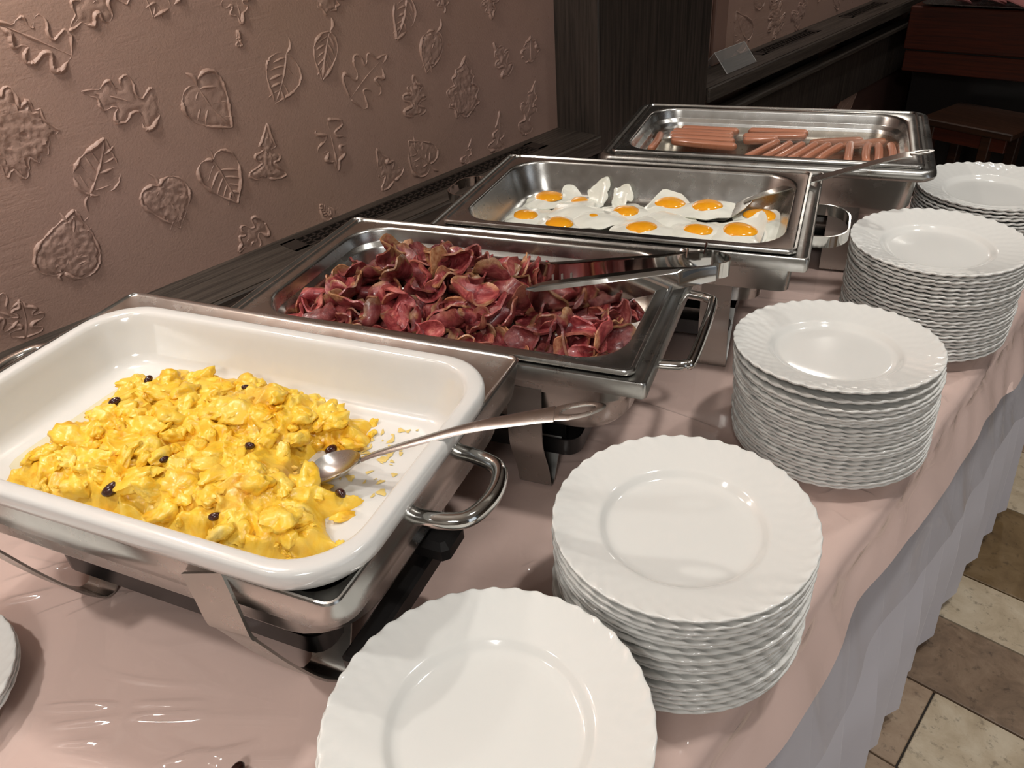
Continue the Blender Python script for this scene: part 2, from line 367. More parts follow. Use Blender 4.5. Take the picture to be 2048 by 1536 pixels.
def leaf_mesh(seed, kind, by, bz, ty, tz, stem, w, rough, xw=-.58):
    rnd = random.Random(seed); m = MB()
    B = Vector((by, bz)); T = Vector((ty, tz)); ax = T-B; Ln = ax.length; ax.normalize(); pv = Vector((-ax.y, ax.x))
    cv = rnd.uniform(-.08, .08)
    def P(a, h): return B + ax*(a*Ln) + pv*((h*w + cv*sin(pi*max(0,min(1,a))))*Ln)
    def ridge(pts, r0, brk=.35, fade=True):
        n = len(pts); loops = []; ph = rnd.uniform(0, 50); k = 5
        for i, p in enumerate(pts):
            q = pts[min(i+1, n-1)]-pts[max(i-1, 0)]
            if q.length < 1e-9: q = Vector((1, 0))
            q.normalize(); s = Vector((-q.y, q.x))
            nz = noise.noise(Vector((p.x*45+ph, p.y*45, seed)))
            r = r0*max(.06, min(1.5, 1.0+1.3*nz-brk*.55))
            if fade: r *= min(1, .35+i/2.5, .35+(n-1-i)/2.5)
            loops.append([(xw - .0004 + sin(pi*j/(k-1))*r*1.15, p.x + s.x*cos(pi*j/(k-1))*r, p.y + s.y*cos(pi*j/(k-1))*r) for j in range(k)])
        m.loft(loops, closed=False)
    half = [cat([(a, h*sg, 0) for a, h in OUT[kind]], 6) for sg in (1, -1)]
    poly = []
    for sg, hp in zip((1, -1), half):
        jit = [P(p.x+rnd.uniform(-.006,.006), p.y*rnd.uniform(.97,1.03)) for p in hp]
        ridge(jit, .0029, .3 if sg == 1 else rnd.uniform(.1, .9)); poly = poly + jit if sg == 1 else poly + jit[::-1]
    if kind in ('linden', 'ovate'):
        ridge([P(a/14*.94, 0) for a in range(15)], .0025, .1)
        for k in range(5):
            a0 = .06+.16*k
            for sg in (1, -1):
                if rnd.random() < .12: continue
                hw = .42*(1-abs(a0-.2)*.9)
                ridge([P(a0+(.02+.20*(t**1.4))*1.0, sg*hw*t*.95) for t in [i/7 for i in range(8)]], .0020, .2)
    elif kind == 'maple':
        for (a, h) in ((.95,0),(.5,.5),(.5,-.5),(.2,.5),(.2,-.5)):
            ridge([P(a*t, h*t) for t in [i/9 for i in range(10)]], .0022, .4)
    else:
        ridge([P(a/12*.9, 0) for a in range(13)], .0018, .6)
    if stem:
        S = Vector(stem); ridge([S.lerp(B, t)+pv*(.06*Ln*sin(pi*t)) for t in [i/6 for i in range(7)]], .0026, .0)
    # crumpled plaster inside the print
    if rough:
        xs = [p.x for p in poly]; ys = [p.y for p in poly]; c = .0030 if rough == 2 else .0036
        def inside(px, py):
            r = False; j = len(poly)-1
            for i in range(len(poly)):
                if (poly[i].y > py) != (poly[j].y > py) and px < (poly[j].x-poly[i].x)*(py-poly[i].y)/(poly[j].y-poly[i].y)+poly[i].x: r = not r
                j = i
            return r
        nx, ny = int((max(xs)-min(xs))/c)+1, int((max(ys)-min(ys))/c)+1; idx = {}; vv = []; ff = []
        ins = {}
        for i in range(nx+1):
            for j in range(ny+1): ins[(i, j)] = inside(min(xs)+i*c, min(ys)+j*c)
        amp = .0042 if rough == 2 else .0022
        for (i, j), k in ins.items():
            y, z = min(xs)+i*c, min(ys)+j*c
            nb = all(ins.get((i+a, j+b), False) for a in (-1,0,1) for b in (-1,0,1))
            n1 = 1-abs(noise.noise(Vector((y*110, z*110, seed*3.1)))*2); n2 = noise.noise(Vector((y*260, z*260, seed)))
            h = (amp*(.5*n1+.35*n2+.25)) if nb else -.0006
            idx[(i, j)] = len(vv); vv.append((xw+h, y+rnd.uniform(-.3,.3)*c, z+rnd.uniform(-.3,.3)*c))
        for i in range(nx):
            for j in range(ny):
                q = [(i,j),(i+1,j),(i+1,j+1),(i,j+1)]
                if all(ins[k] for k in q): ff.append([idx[k] for k in q])
        m.add(vv, ff)
    return m
LEAVES = [('linden',-.3885,1.1487,-.3471,1.0703,(-.4027,1.17),.95,1),('linden',-.5,1.0153,-.4868,.9371,(-.5091,1.0387),1.0,2),('linden',-.682,.9349,-.6344,1.0202,(-.6901,.9237),.95,2),
 ('ovate',-.6053,1.0346,-.556,1.1077,(-.6168,1.0119),.78,0),('linden',-.397,1.0287,-.374,.9442,(-.4053,1.053),.85,0),('ovate',-.2128,1.1632,-.2558,1.0888,(-.2011,1.1878),.85,0),
 ('ovate',-.1161,1.1812,-.1503,1.1051,(-.1061,1.2043),.62,0),('oak',-.4608,1.1211,-.5648,1.1776,None,.62,1),('pine',-.3047,.9695,-.2808,1.0622,None,.85,2),
 ('oak',-.1569,1.0368,-.1535,.9376,None,.75,0),('maple',-.7134,1.154,-.6134,1.1337,None,1.0,2),('oak',-.5603,1.2262,-.6411,1.2834,None,.7,0),
 ('oak',-.4565,1.3099,-.5518,1.2578,None,.6,1),('ovate',-.3774,1.3131,-.4269,1.2547,None,.8,0),('oak',-.2947,1.2924,-.284,1.2214,None,.8,0),
 ('oak',-.3331,.8952,-.3979,.8602,None,.75,1),('maple',-.1006,1.2675,-.1153,1.2074,None,1.0,2),('ovate',.144,1.1386,.1013,1.0664,(.1572,1.1597),.75,2),
 ('oak',-.0959,1.0609,.0068,1.1208,None,.8,0),('ovate',.076,1.215,.0353,1.1427,None,.7,0),('oak',.0544,.9897,.0664,1.0707,None,.85,2),('maple',.2016,.9537,.2159,1.0782,None,.62,2),
 ('linden',.0817,.8846,.0301,.9478,(.102,.8632),.95,1),('pine',-.0218,.8785,-.0555,.9556,None,.9,1),('oak',.3482,1.0125,.304,1.0891,None,.6,2),('maple',.4235,1.0245,.428,1.0807,None,.9,1),
 ('oak',.3872,.8671,.4362,.9808,None,.5,1),('pine',.2843,.8592,.3072,.9425,None,.7,1),('oak',.1642,1.2292,.1683,1.1681,None,.8,2),('oak',.2971,1.2026,.3044,1.1341,None,.8,2),
 ('pine',.182,.859,.2129,.9092,None,.5,0),('oak',-.769,.86,-.755,.919,None,.9,0),('linden',-.19,.857,-.2109,.8885,None,.7,0),('pine',-.2975,1.1916,-.2942,1.2155,None,.5,0),('oak',-.7666,.89,-.8137,.9445,None,.8,0),
 ('ovate',-.02,1.29,.02,1.22,None,.8,1),('oak',-.52,1.39,-.45,1.34,None,.8,1),('ovate',.25,1.30,.22,1.23,None,.8,1),('oak',.42,1.24,.40,1.16,None,.7,1),('linden',-.25,1.38,-.20,1.32,None,.9,1)]
for i, a in enumerate(LEAVES): obj('leaf_relief', leaf_mesh(i+1, *a), WALL, wl, 50)
for i, a in enumerate([('oak',1.70,.875,1.60,.985,None,.8,2),('pine',1.80,.88,1.90,.985,None,.8,2),('linden',1.47,.885,1.38,.985,None,.8,1),('maple',1.95,.95,2.05,1.03,None,.8,2),('oak',2.12,.89,2.22,.99,None,.8,1),('ovate',1.55,.97,1.50,1.07,None,.7,1)]):
    obj('leaf_relief', leaf_mesh(i+101, *a), WALL, wlf, 50)
for i, a in enumerate([('ovate',2.09,.50,2.309,.60,None,.45,1),('ovate',1.75,.45,1.9,.62,None,.5,1)]):
    obj('leaf_relief', leaf_mesh(i+201, *a, -.50+.0002), WALL, wlf, 50)
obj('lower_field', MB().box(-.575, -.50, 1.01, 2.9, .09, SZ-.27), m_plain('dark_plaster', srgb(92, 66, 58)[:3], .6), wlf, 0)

# ------------------------------------------------------------------ buffet table, cloths
TZ = .737
TY0, TY1, TX0, TX1 = -1.75, .80, -.43, .520
tb = empty('buffet_table', (.04, -.45, 0)); tag(tb, 'long buffet table under the pink cloth and white skirt', 'table')
obj('table_top', MB().bbox(TX0-.04+.012, TX1-.04-.012, TY0+.45+.02, TY1+.45-.02, TZ-.03, TZ-.0005, .004), BROWN, tb, 0)
for sx in (-.38, .42):
    for sy in (-1.2, 1.15): obj('leg', MB().bbox(sx-.02, sx+.02, sy-.02, sy+.02, 0, TZ-.03, .003), STEEL_D, tb, 0)
def fold_off(y, t, seed):
    return .5+.5*noise.noise(Vector((y*7.5, seed, t*.6)))+.28*noise.noise(Vector((y*17+t*1.1, seed, 3+t)))
CREASES = [(-0.01, -1.009, 0.056, -0.951), (0.056, -0.951, 0.126, -0.891), (0.017, -1.015, 0.071, -0.958), (0.071, -0.958, 0.133, -0.897), (0.141, -0.967, 0.168, -0.92), (0.152, -0.957, 0.198, -0.885), (0.182, -0.928, 0.198, -0.893), (-0.226, -0.975, -0.166, -0.86), (-0.192, -0.986, -0.159, -0.936), (-0.14, -0.971, -0.105, -0.888), (-0.108, -0.95, -0.087, -0.878), (-0.093, -0.911, -0.065, -0.846), (0.038, -1.023, 0.083, -0.979), (0.032, -1.034, 0.116, -0.984), (0.248, -0.57, 0.256, -0.544), (0.135, -0.572, 0.174, -0.524), (0.157, -0.217, 0.294, -0.204), (0.479, -0.211, 0.519, -0.209), (0.518, -0.382, 0.534, -0.355), (0.517, -0.316, 0.521, -0.262), (0.519, -0.305, 0.505, -0.285), (0.51, -0.227, 0.521, -0.207), (0.519, 0.01, 0.516, 0.052), (0.528, 0.077, 0.527, 0.115), (0.538, -0.473, 0.54, -0.432), (0.549, -0.537, 0.544, -0.513), (0.537, -0.574, 0.543, -0.556), (0.521, -0.072, 0.52, -0.032), (0.53, 0.126, 0.531, 0.195), (0.526, 0.264, 0.529, 0.323), (0.521, -0.124, 0.521, -0.16)]
def creased(m, nx, ny, ncol, R):
    rnd = random.Random(77); cs = [(a, b, c, d, rnd.uniform(.0028,.0050), rnd.uniform(.004,.008)) for a, b, c, d in CREASES]
    for i in range(70):                               # short crinkles along the table edge
        x, y, t, l = rnd.uniform(.43,.512), rnd.uniform(-1.1,.78), rnd.uniform(0, pi), rnd.uniform(.012,.045)
        cs.append((x, y, x+l*cos(t), y+l*sin(t), rnd.uniform(.002,.0042), rnd.uniform(.003,.006)))
    sx, sy = (TX1-R-TX0)/nx, (TY1-TY0)/ny
    for (xa, ya, xb, yb, h, w) in cs:
        i0, i1 = int((min(ya, yb)-w*2-TY0)/sy), int((max(ya, yb)+w*2-TY0)/sy)+1; k0, k1 = int((min(xa, xb)-w*2-TX0)/sx), int((max(xa, xb)+w*2-TX0)/sx)+1
        L2 = (xb-xa)**2+(yb-ya)**2
        for i in range(max(0, i0), min(ny, i1)+1):
            for k in range(max(0, k0), min(nx, k1)+1):
                x, y, z = m.v[i*ncol+k]; t = ((x-xa)*(xb-xa)+(y-ya)*(yb-ya))/L2
                if t < 0 or t > 1: continue
                d = ((x-xa)*(yb-ya)-(y-ya)*(xb-xa))/sqrt(L2)
                if abs(d) < w*1.6: m.v[i*ncol+k] = (x, y, z + h*exp(-(d/w)**2*2.5)*(1-abs(2*t-1)**3))
    return m
def drape(zoff, hem, wav, seed, ny, nx, over, film):
    m = MB(); loops = []; R = .016
    for i in range(ny+1):
        y = TY0 + (TY1-TY0)*i/ny; row = []
        for k in range(nx+1):
            x = TX0 + (TX1-R-TX0)*k/nx; z = TZ+zoff
            if film:                                  # creases left where the sheet was folded and pulled
                u = x*cos(.5)+y*sin(.5); v = -x*sin(.5)+y*cos(.5)
                mk = max(0, noise.noise(Vector((x*3.1, y*3.1, 11)))+.15)
                r = 1-abs(noise.noise(Vector((u*5, v*24, 2)))*2.4); z += max(0, r-.55)*.0048*min(1, mk*2.5)
                z += .0009*(.5+.5*noise.noise(Vector((x*9, y*9, 4))))
                e = max(0, (x-(TX1-.12))/.10); z += e*.0085*max(0, .6-abs(noise.noise(Vector((y*13+x*6, x*9-y*4, 8)))*2.2))
            row.append((x, y, z))
        for k in range(1, 7):
            a = pi/2*k/6; q = fold_off(y, 0, seed) + (1.7*max(0, .6-abs(noise.noise(Vector((y*15+a*1.2, a*.8, 12)))*1.6)) if film else 0)
            row.append((TX1-R+(R+zoff+over+.004*q)*sin(a), y, TZ+zoff-R+R*cos(a)))
        hz = hem + .022*noise.noise(Vector((y*5.2, seed, 0))) + .007*noise.noise(Vector((y*13, seed, 3))); nb = 12
        for k in range(1, nb+1):
            t = k/nb; z = TZ-R + (hz-(TZ-R))*t
            row.append((TX1+zoff+over+.004*fold_off(y, 0, seed)+wav*t*fold_off(y, t, seed)+.030*t*(TZ-hz)/.07+(.0045*max(0, .6-abs(noise.noise(Vector((y*11+t*1.5, t*1.2-y*2, 15)))*1.5)) if film else 0), y, z))
        loops.append(row)
    m.loft(loops, closed=False); return creased(m, nx, ny, len(loops[0]), R) if film else m
tag(obj('tablecloth', drape(.0012, .672, .008, 3.3, 520, 8, 0, False), CLOTH, None, 60), 'dusty pink tablecloth covering the buffet table', 'tablecloth')
tag(obj('plastic_film', drape(.0026, .632, .014, 3.3, 1000, 300, .003, True), FILM, None, 60), 'crinkled clear plastic sheet laid over the pink cloth', 'plastic sheet')
def skirt():
    m = MB(); loops = []; nz = 26; P = .112; ny = 1000
    for i in range(ny+1):
        y = TY0 + (TY1+.01-TY0)*i/ny; row = []
        q = y/P + .5*noise.noise(Vector((y*2.4, 1, 0))); fr = q - math.floor(q); sid = int(math.floor(q))
        saw = fr/.88 if fr < .88 else 1-(fr-.88)/.12
        hb = .020+.022*(.5+.5*noise.noise(Vector((y*4.3, 4, 0))))
        for k in range(nz+1):
            t = k/nz; z = .715 + (hb-.715)*t
            a = .008+.026*t + .010*t*noise.noise(Vector((sid*3.7, t*1.5, 2)))
            sway = .018*t*noise.noise(Vector((y*3.5+t*.5, 2.2, t)))
            row.append((.500 + a*saw + .040*min(1, t*1.5) + sway, y, z))
        loops.append(row)
    m.loft(loops, closed=False); return m
tag(obj('table_skirt', skirt(), SKIRT, None, 60), 'white pleated table skirt hanging to the tiled floor', 'table skirt')
tag(obj('bean', MB().loft([[(.006*sin(pi*k/6)*cos(2*pi*i/10), .009*sin(pi*k/6)*sin(2*pi*i/10), .0062-.006*cos(pi*k/6)) for i in range(10)] for k in range(1, 6)], True, True), m_plain('dark_bean', (.03, .008, .006), .25), None, 60, (.2095, -.915, TZ+.0030), .4),
    'small dark brown bean dropped on the cloth at the front', 'bean')

# ------------------------------------------------------------------ chafing dishes
RZ = .953
def frame_loft(L, W, prof, cap=True, k=7):
    return MB().loft([rr(L-2*i, W-2*i, r, z, k) for i, z, r in prof], cap1=cap)
def leg_band(x, sg, top_y, top_z, foot_y, w=.043, bulge=.012, ret=True):
    ty, fy = top_y*sg, foot_y*sg; inn = -sg
    pts = [(x, ty, top_z), (x, ty+sg*bulge*.5, top_z*.72), (x, ty+sg*bulge*.4, top_z*.48), (x, fy+(ty-fy)*.35, top_z*.2), (x, fy, .004)]
    if ret: pts += [(x, fy+inn*.012, .003), (x, fy+inn*.03, top_z*.16), (x, fy+inn*.065, top_z*.42)]
    return MB().strip(cat(pts, 5), w, .0022, (1, 0, 0))
def chafer(name, loc, yaw, label, prof, L, W, legs, handles, rimz, tray=True, style='band', hole=(0, 0, 0)):
    h = rimz-TZ-.004
    t = empty(name, (loc[0], loc[1], TZ+.004), radians(yaw)); tag(t, label, 'chafing dish', 'chafing dishes on the pink table')
    obj('water_pan', MB().loft([rr(L-2*i, W-2*i-(hole[2] if i >= .0255 else 0), r, z+h, 7, hole[0] if i >= .0255 else 0, hole[1] if i >= .0255 else 0) for i, z, r in prof]), STEEL_D if style != 'round' else STEEL, t, 40)
    for (x, sg, ty, tz, fy, w, b) in legs: obj('leg', leg_band(x, sg, ty, tz, fy, w, b), STEEL_PINK, t, 50)
    if tray:
        obj('burner_tray', MB().loft([rr(L-.20, W-.14, .02, z, 5) for z in (.036, .060)], True, False).loft([rr(L-.204, W-.144, .02, z, 5) for z in (.060, .040)], False, True), BLACK, t, 40)
        for sg in (-1, 1): obj('stretcher', MB().box(-.16, .16, sg*.085-.0015, sg*.085+.0015, .050, .072), STEEL_D, t, 0)
    for hm, mat in handles: obj('handle', hm, mat, t, 50)
    return t
def d_handle(sg, xa, reach, ya, yb, z, r, corner=.5):
    pts = [(sg*(xa-.012), ya, z), (sg*(xa+reach*.30), ya+(yb-ya)*.01, z), (sg*(xa+reach*.80), ya+(yb-ya)*.10*corner, z), (sg*(xa+reach), ya+(yb-ya)*.35*corner, z),
           (sg*(xa+reach), yb-(yb-ya)*.35*corner, z), (sg*(xa+reach*.80), yb-(yb-ya)*.10*corner, z), (sg*(xa+reach*.30), yb-(yb-ya)*.01, z), (sg*(xa-.012), yb, z)]
    return MB().tube(cat(pts, 6), r, 12)
def band_handle(sg, xa, reach, ya, yb, z, w):
    pts = [(sg*(xa-.01), ya, z), (sg*(xa+reach*.55), ya+.004, z), (sg*(xa+reach*.95), ya+(yb-ya)*.22, z), (sg*(xa+reach), (ya+yb)/2, z), (sg*(xa+reach*.95), yb-(yb-ya)*.22, z), (sg*(xa+reach*.55), yb-.004, z), (sg*(xa-.01), yb, z)]
    return MB().strip(cat(pts, 6), w, .0025, (0, 0, 1))
h1 = .967-TZ-.004; hh = RZ-TZ-.004
PROF1 = [(.016,-.044,.050),(.006,-.042,.040),(.001,-.034,.030),(.0,-.016,.020),(.0,-.003,.013),(-.0012,.0015,.012),(-.0004,.0032,.012),(.0014,.0034,.011),(.0026,.0014,.010),(.0045,.0,.010),(.030,-.002,.03),(.033,-.03,.04)]
# front dish: soft outer shell seen from outside, then the deep round-cornered basin under it
def leg_round(x, sg):
    pts = [(x, sg*.187, h1-.050), (x, sg*.186, h1-.066), (x, sg*.178, h1-.088), (x, sg*.158, .088), (x, sg*.134, .036), (x, sg*.116, .008), (x, sg*.108, .0015), (x, sg*.096, .004), (x, sg*.076, .040), (x, sg*.060, .095)]
    return MB().strip(cat(pts, 5), .043, .0024, (1, 0, 0))
c1 = chafer('chafing_dish', (-.0115,-.753), 19.3, 'large steel chafing dish under the white pan of scrambled eggs', PROF1, .563, .364, [],
    [(d_handle(1, .279, .052, -.056, .036, h1-.020, .0080, 1.0), CHROME), (d_handle(-1, .279, .052, -.030, .062, h1-.020, .0080, 1.0), CHROME)], .967, True, 'round', (.0216, -.0277, .012))
for x in (.168, -.150):
    for sg in (-1, 1): obj('leg', leg_round(x, sg), STEEL_D, c1, 50); obj('leg_bracket', MB().strip(cat([(x-.012*1, sg*.1835, h1-.004), (x-.004, sg*.187, h1-.030), (x, sg*.188, h1-.062), (x+.001, sg*.184, h1-.070)], 5), .046, .003, (1, 0, 0)), STEEL_D, c1, 50)
obj('basin', frame_loft(.563, .364, [(.004,h1-.034,.03),(.008,h1-.044,.045),(.012,h1-.066,.055),(.022,h1-.084,.06),(.043,h1-.096,.06),(.08,h1-.100,.05)]), STEEL, c1, 40)
obj('rail', MB().bbox(.240,.262,-.15,.03,.088,.112,.003), BLACK, c1, 0)
obj('rail_end', MB().bbox(.245,.287,-.030,.012,h1-.108,h1-.084,.006), BLACK, c1, 0)
PROF2 = [(.010,-.024,.008),(.001,-.020,.006),(0,-.016,.006),(0,-.002,.006),(.0012,0,.006),(.0030,0,.006),(.0050,-.003,.006),(.0085,-.0045,.006),(.013,-.004,.006),(.026,-.004,.02),(.028,-.026,.03)]
c2 = chafer('chafing_dish', (-.005,-.371), 20.9, 'steel chafing dish with a square tube handle holding the bacon', PROF2, .564, .349,
    [(.132,-1,.148,.165,.130,.043,.010), (-.14,-1,.148,.165,.130,.043,.010), (.132,1,.148,.165,.130,.043,.010), (-.14,1,.148,.165,.130,.043,.010)],
    [(d_handle(1, .279, .036, -.108, .068, hh-.016, .0062, .42), CHROME)], RZ)
obj('basin', frame_loft(.564, .349, [(.024,hh-.018,.03),(.026,hh-.050,.035),(.032,hh-.054,.04),(.034,hh-.088,.05),(.046,hh-.108,.05),(.075,hh-.114,.045)]), STEEL, c2, 40)
c3 = chafer('chafing_dish', (0,0), 21.0, 'steel chafing dish with flat band handles holding the fried eggs', PROF2, .564, .349,
    [(.163,-1,.150,.168,.134,.043,.0), (-.155,-1,.150,.168,.134,.043,.0), (.163,1,.150,.168,.134,.043,.0), (-.155,1,.150,.168,.134,.043,.0)],
    [(band_handle(1, .278, .050, -.078, .048, hh-.016, .017), CHROME), (band_handle(-1, .278, .050, -.030, .070, hh-.016, .017), CHROME)], RZ)
obj('basin', frame_loft(.564, .349, [(.020,hh-.016,.012),(.022,hh-.062,.014),(.026,hh-.064,.014),(.060,hh-.064,.03),(.062,hh-.105,.035),(.075,hh-.110,.03)]), STEEL, c3, 40)
PROF4 = [(.006,-.020,.022),(0,-.016,.024),(-.002,-.010,.024),(0,-.003,.024),(.004,0,.022),(.009,0,.020),(.012,-.003,.018),(.014,-.003,.018),(.026,-.004,.03),(.028,-.026,.03)]
c4 = chafer('chafing_dish', (.023,.414), 21.1, 'round-cornered steel chafing dish at the far end holding the sausages', PROF4, .566, .357,
    [(.154,-1,.150,.168,.128,.050,.0), (-.155,-1,.150,.168,.128,.050,.0), (.154,1,.150,.168,.128,.050,.0), (-.155,1,.150,.168,.128,.050,.0)], [], RZ)
obj('basin', frame_loft(.566, .357, [(.022,hh-.016,.025),(.026,hh-.075,.03),(.034,hh-.092,.035),(.055,hh-.096,.03)]), STEEL, c4, 40)

# ------------------------------------------------------------------ food pans
GN = [(.002,-.006,.012),(0,-.004,.012),(0,-.001,.012),(.0015,.0012,.012),(.0045,.0014,.011),(.0065,-.0012,.010),(.0095,-.0012,.012),(.0185,-.0012,.055),(.0205,-.0025,.056),(.0220,-.006,.056)]
SHOULDER = [(.0240,-.020,.055),(.0245,-.0215,.055),(.0300,-.0265,.052),(.0310,-.029,.052)]
def gn_pan(loc, yaw, label, shoulder):
    t = empty('food_pan', (loc[0], loc[1], RZ+.0035), radians(yaw)); tag(t, label, 'food pan', 'steel food pans')
    p = GN + (SHOULDER if shoulder else [(.0245,-.022,.055)]) + [(.0350,-.046,.050),(.0375,-.053,.049),(.042,-.0585,.047),(.049,-.0615,.044),(.060,-.0625,.04)]
    obj('pan_shell', MB().loft([rr(.53-2*i, .325-2*i, r, z, 10) for i, z, r in p], cap1=True), STEEL, t, 40)
    return t
gn_pan((-.005,-.371), 20.9, 'rectangular steel food pan heaped with bacon', True)
gn_pan((0,0), 21.0, 'rectangular steel food pan with fried eggs in it', False)
gn_pan((.023,.414), 21.1, 'rectangular steel food pan filled with water and sausages', True)
PC = (.018,-.772); PYAW = radians(19.8); PZ = .990
wp = tag(obj('porcelain_pan', MB().loft([rr(.530-2*i, .321-2*i, r, z, 14) for i, z, r in
    [(.05,-.066,.05),(.036,-.06,.055),(.020,-.030,.06),(.016,-.020,.06),(.005,-.0205,.064),(.0015,-.018,.066),(.0003,-.012,.066),(.0004,-.004,.066),(.0020,-.0010,.065),(.0045,.0,.064),(.0130,.0,.060),(.0160,-.0014,.058),(.0185,-.005,.056),(.022,-.014,.053),(.034,-.045,.045),(.038,-.053,.043),(.045,-.058,.04),(.056,-.060,.035)]], True, True), PORC, None, 50, (PC[0], PC[1], PZ), PYAW),
    'white porcelain rectangular pan with rounded corners holding scrambled eggs', 'food pan')

# ------------------------------------------------------------------ scrambled eggs
def m_egg():
    t = NT('scrambled_egg'); t.set(Roughness=.34, Coat_Weight=.12); c = t.coord()
    f = t.noise(c, 38, 6, .6, .8); g = t.noise(c, 130, 4, .6); k = t.noise(c, 14, 3)
    base = t.ramp(f, [(.28, srgb(236, 166, 26)), (.44, srgb(248, 200, 56)), (.6, srgb(251, 214, 88)), (.75, srgb(252, 228, 140))])
    base = t.mix(t.ramp(k, [(.60, G(0)), (.72, G(.55))]), base, srgb(216, 172, 92))
    t.color(base); rg = t.noise(c, 62, 5, .6, .6, 'RIDGED_MULTIFRACTAL'); t.bump(t.math('ADD', t.math('MULTIPLY', rg, .5), t.math('MULTIPLY', g, .4)), .75, .0024); return t.m
EGGM = m_egg()
EPOLY = [(-.176,-.106),(-.166,-.060),(-.160,-.005),(-.175,.03),(-.170,.048),(-.161,.076),(-.138,.084),(-.114,.098),(-.078,.108),(-.037,.110),(.004,.110),(.052,.104),(.092,.097),(.130,.095),(.142,.080),(.153,.056),(.138,.046),(.108,.038),(.104,.014),(.118,-.014),(.160,-.018),(.190,-.012),(.185,-.033),(.170,-.045),(.178,-.058),(.202,-.074),(.182,-.110),(.139,-.116),(.065,-.116),(.0,-.116),(-.096,-.114)]
def seg_dist(px, py, poly):
    d = 9; r = False; j = len(poly)-1
    for i in range(len(poly)):
        ax, ay = poly[j]; bx, by = poly[i]
        vx, vy = bx-ax, by-ay; t = max(0, min(1, ((px-ax)*vx+(py-ay)*vy)/(vx*vx+vy*vy)))
        d = min(d, (px-ax-t*vx)**2+(py-ay-t*vy)**2)
        if (by > py) != (ay > py) and px < (ax-bx)*(py-by)/(ay-by)+bx: r = not r
        j = i
    return sqrt(d)*(1 if r else -1)
EH = {}
def egg_h(x, y):
    d = seg_dist(x, y, EPOLY) + .006*noise.noise(Vector((x*60, y*60, 9)))
    if d <= 0: return -.004+d*.5, d
    s = min(1, d/.040); s = s*(2-s)
    big = .5+.5*noise.noise(Vector((x*13, y*13, 4)))
    return s*(.013+.026*big), d
def scrambled():
    m = MB(); c = .0017; X0, X1, Y0, Y1 = -.20, .225, -.125, .130
    nx, ny = int((X1-X0)/c), int((Y1-Y0)/c); idx = {}; vv = []; ff = []
    for i in range(nx+1):
        for j in range(ny+1):
            x, y = X0+i*c, Y0+j*c; h, d = egg_h(x, y)
            if d < -.003: continue
            wv = noise.noise_vector(Vector((x*22, y*22, 1.5)))*.016
            q = Vector((x, y, 0))+wv
            r0 = 1-abs(noise.noise(Vector((q.x*26, q.y*26, 6.1)))*2.0); r1 = 1-abs(noise.noise(Vector((q.x*58, q.y*58, 2.2)))*1.9); r2 = 1-abs(noise.noise(Vector((q.x*125, q.y*125, 7.2)))*1.9); r3 = noise.noise(Vector((x*300, y*300, 3)))
            k = max(0, min(1, (d+.004)/.016))
            z = h + k*(.0090*(r0-.4) + .0062*(r1-.4) + .0026*(r2-.4) + .0007*r3)
            lat = (noise.noise_vector(Vector((x*45, y*45, 5)))*.006+noise.noise_vector(Vector((x*100, y*100, 8)))*.0025)*k
            idx[(i, j)] = len(vv); vv.append((x+lat.x, y+lat.y, z-.0035*max(0, min(1, (.003-d)/.004))))
    for i in range(nx):
        for j in range(ny):
            q = [(i,j),(i+1,j),(i+1,j+1),(i,j+1)]
            if all(k in idx for k in q): ff.append([idx[k] for k in q])
    m.add(vv, ff)
    rnd = random.Random(8); nb = 0
    while nb < 210:                                   # loose curds lying on and round the heap
        x, y = rnd.uniform(-.195,.22), rnd.uniform(-.12,.13); h, d = egg_h(x, y)
        if d < -.003 or (d > .02 and rnd.random() < .35): continue
        nb += 1; s = rnd.choice((rnd.uniform(.005,.009), rnd.uniform(.008,.017)))*(1 if d > .012 else .6); sx, sy, sz = rnd.uniform(.8,1.5), rnd.uniform(.6,1.1), rnd.uniform(.36,.7); a = rnd.uniform(0, pi); tl = rnd.uniform(-.7,.7)
        R = Matrix.Rotation(a, 3, 'Z') @ Matrix.Rotation(tl, 3, 'Y'); ph = rnd.uniform(0, 99); loops = []
        nu, nv = 26, 14
        for kk in range(1, nv):
            row = []
            for u in range(nu):
                v = Vector((sin(pi*kk/nv)*cos(2*pi*u/nu), sin(pi*kk/nv)*sin(2*pi*u/nu), cos(pi*kk/nv)))
                g = 1+.5*noise.noise(v*1.3+Vector((ph,0,0)))+.26*noise.noise(v*3.0+Vector((0,ph,0)))
                p = R @ Vector((v.x*s*sx*g, v.y*s*sy*g, v.z*s*sz*g)); row.append((x+p.x, y+p.y, max(-.002, max(h, .001)+.0035*min(1, max(0, d)/.01)+p.z)))
            loops.append(row)
        m.loft(loops[::-1], True, True)
    return m
tag(obj('scrambled_eggs', scrambled(), EGGM, None, 80, (PC[0], PC[1], PZ-.0597), PYAW), 'heap of yellow scrambled eggs in the white porcelain pan', 'scrambled eggs', kind='stuff')
BEANM = m_plain('dark_red_bean', (.045, .010, .008), .25, .5, .2)
BEANS = [(-.03,-.097,1.5,'near the front rim, left half'),(-.132,.010,1.1,'at the left edge of the heap'),(-.128,.056,1.0,'at the back left of the heap'),(-.078,.092,.9,'at the back, left of centre'),(-.008,.076,.8,'small, below the back crest'),(.056,.102,.8,'at the back, right of centre'),(.086,.095,.9,'at the back right, second from the corner'),(.104,.081,1.3,'large, right of the heap near the back'),(.123,.036,1.2,'at the right side above the spoon'),(.063,-.008,1.0,'in the middle beside the spoon'),(-.001,-.054,.8,'left of centre in the front half'),(.092,-.096,1.0,'near the front rim, right of centre'),(.176,-.026,1.1,'on the small lump below the spoon')]
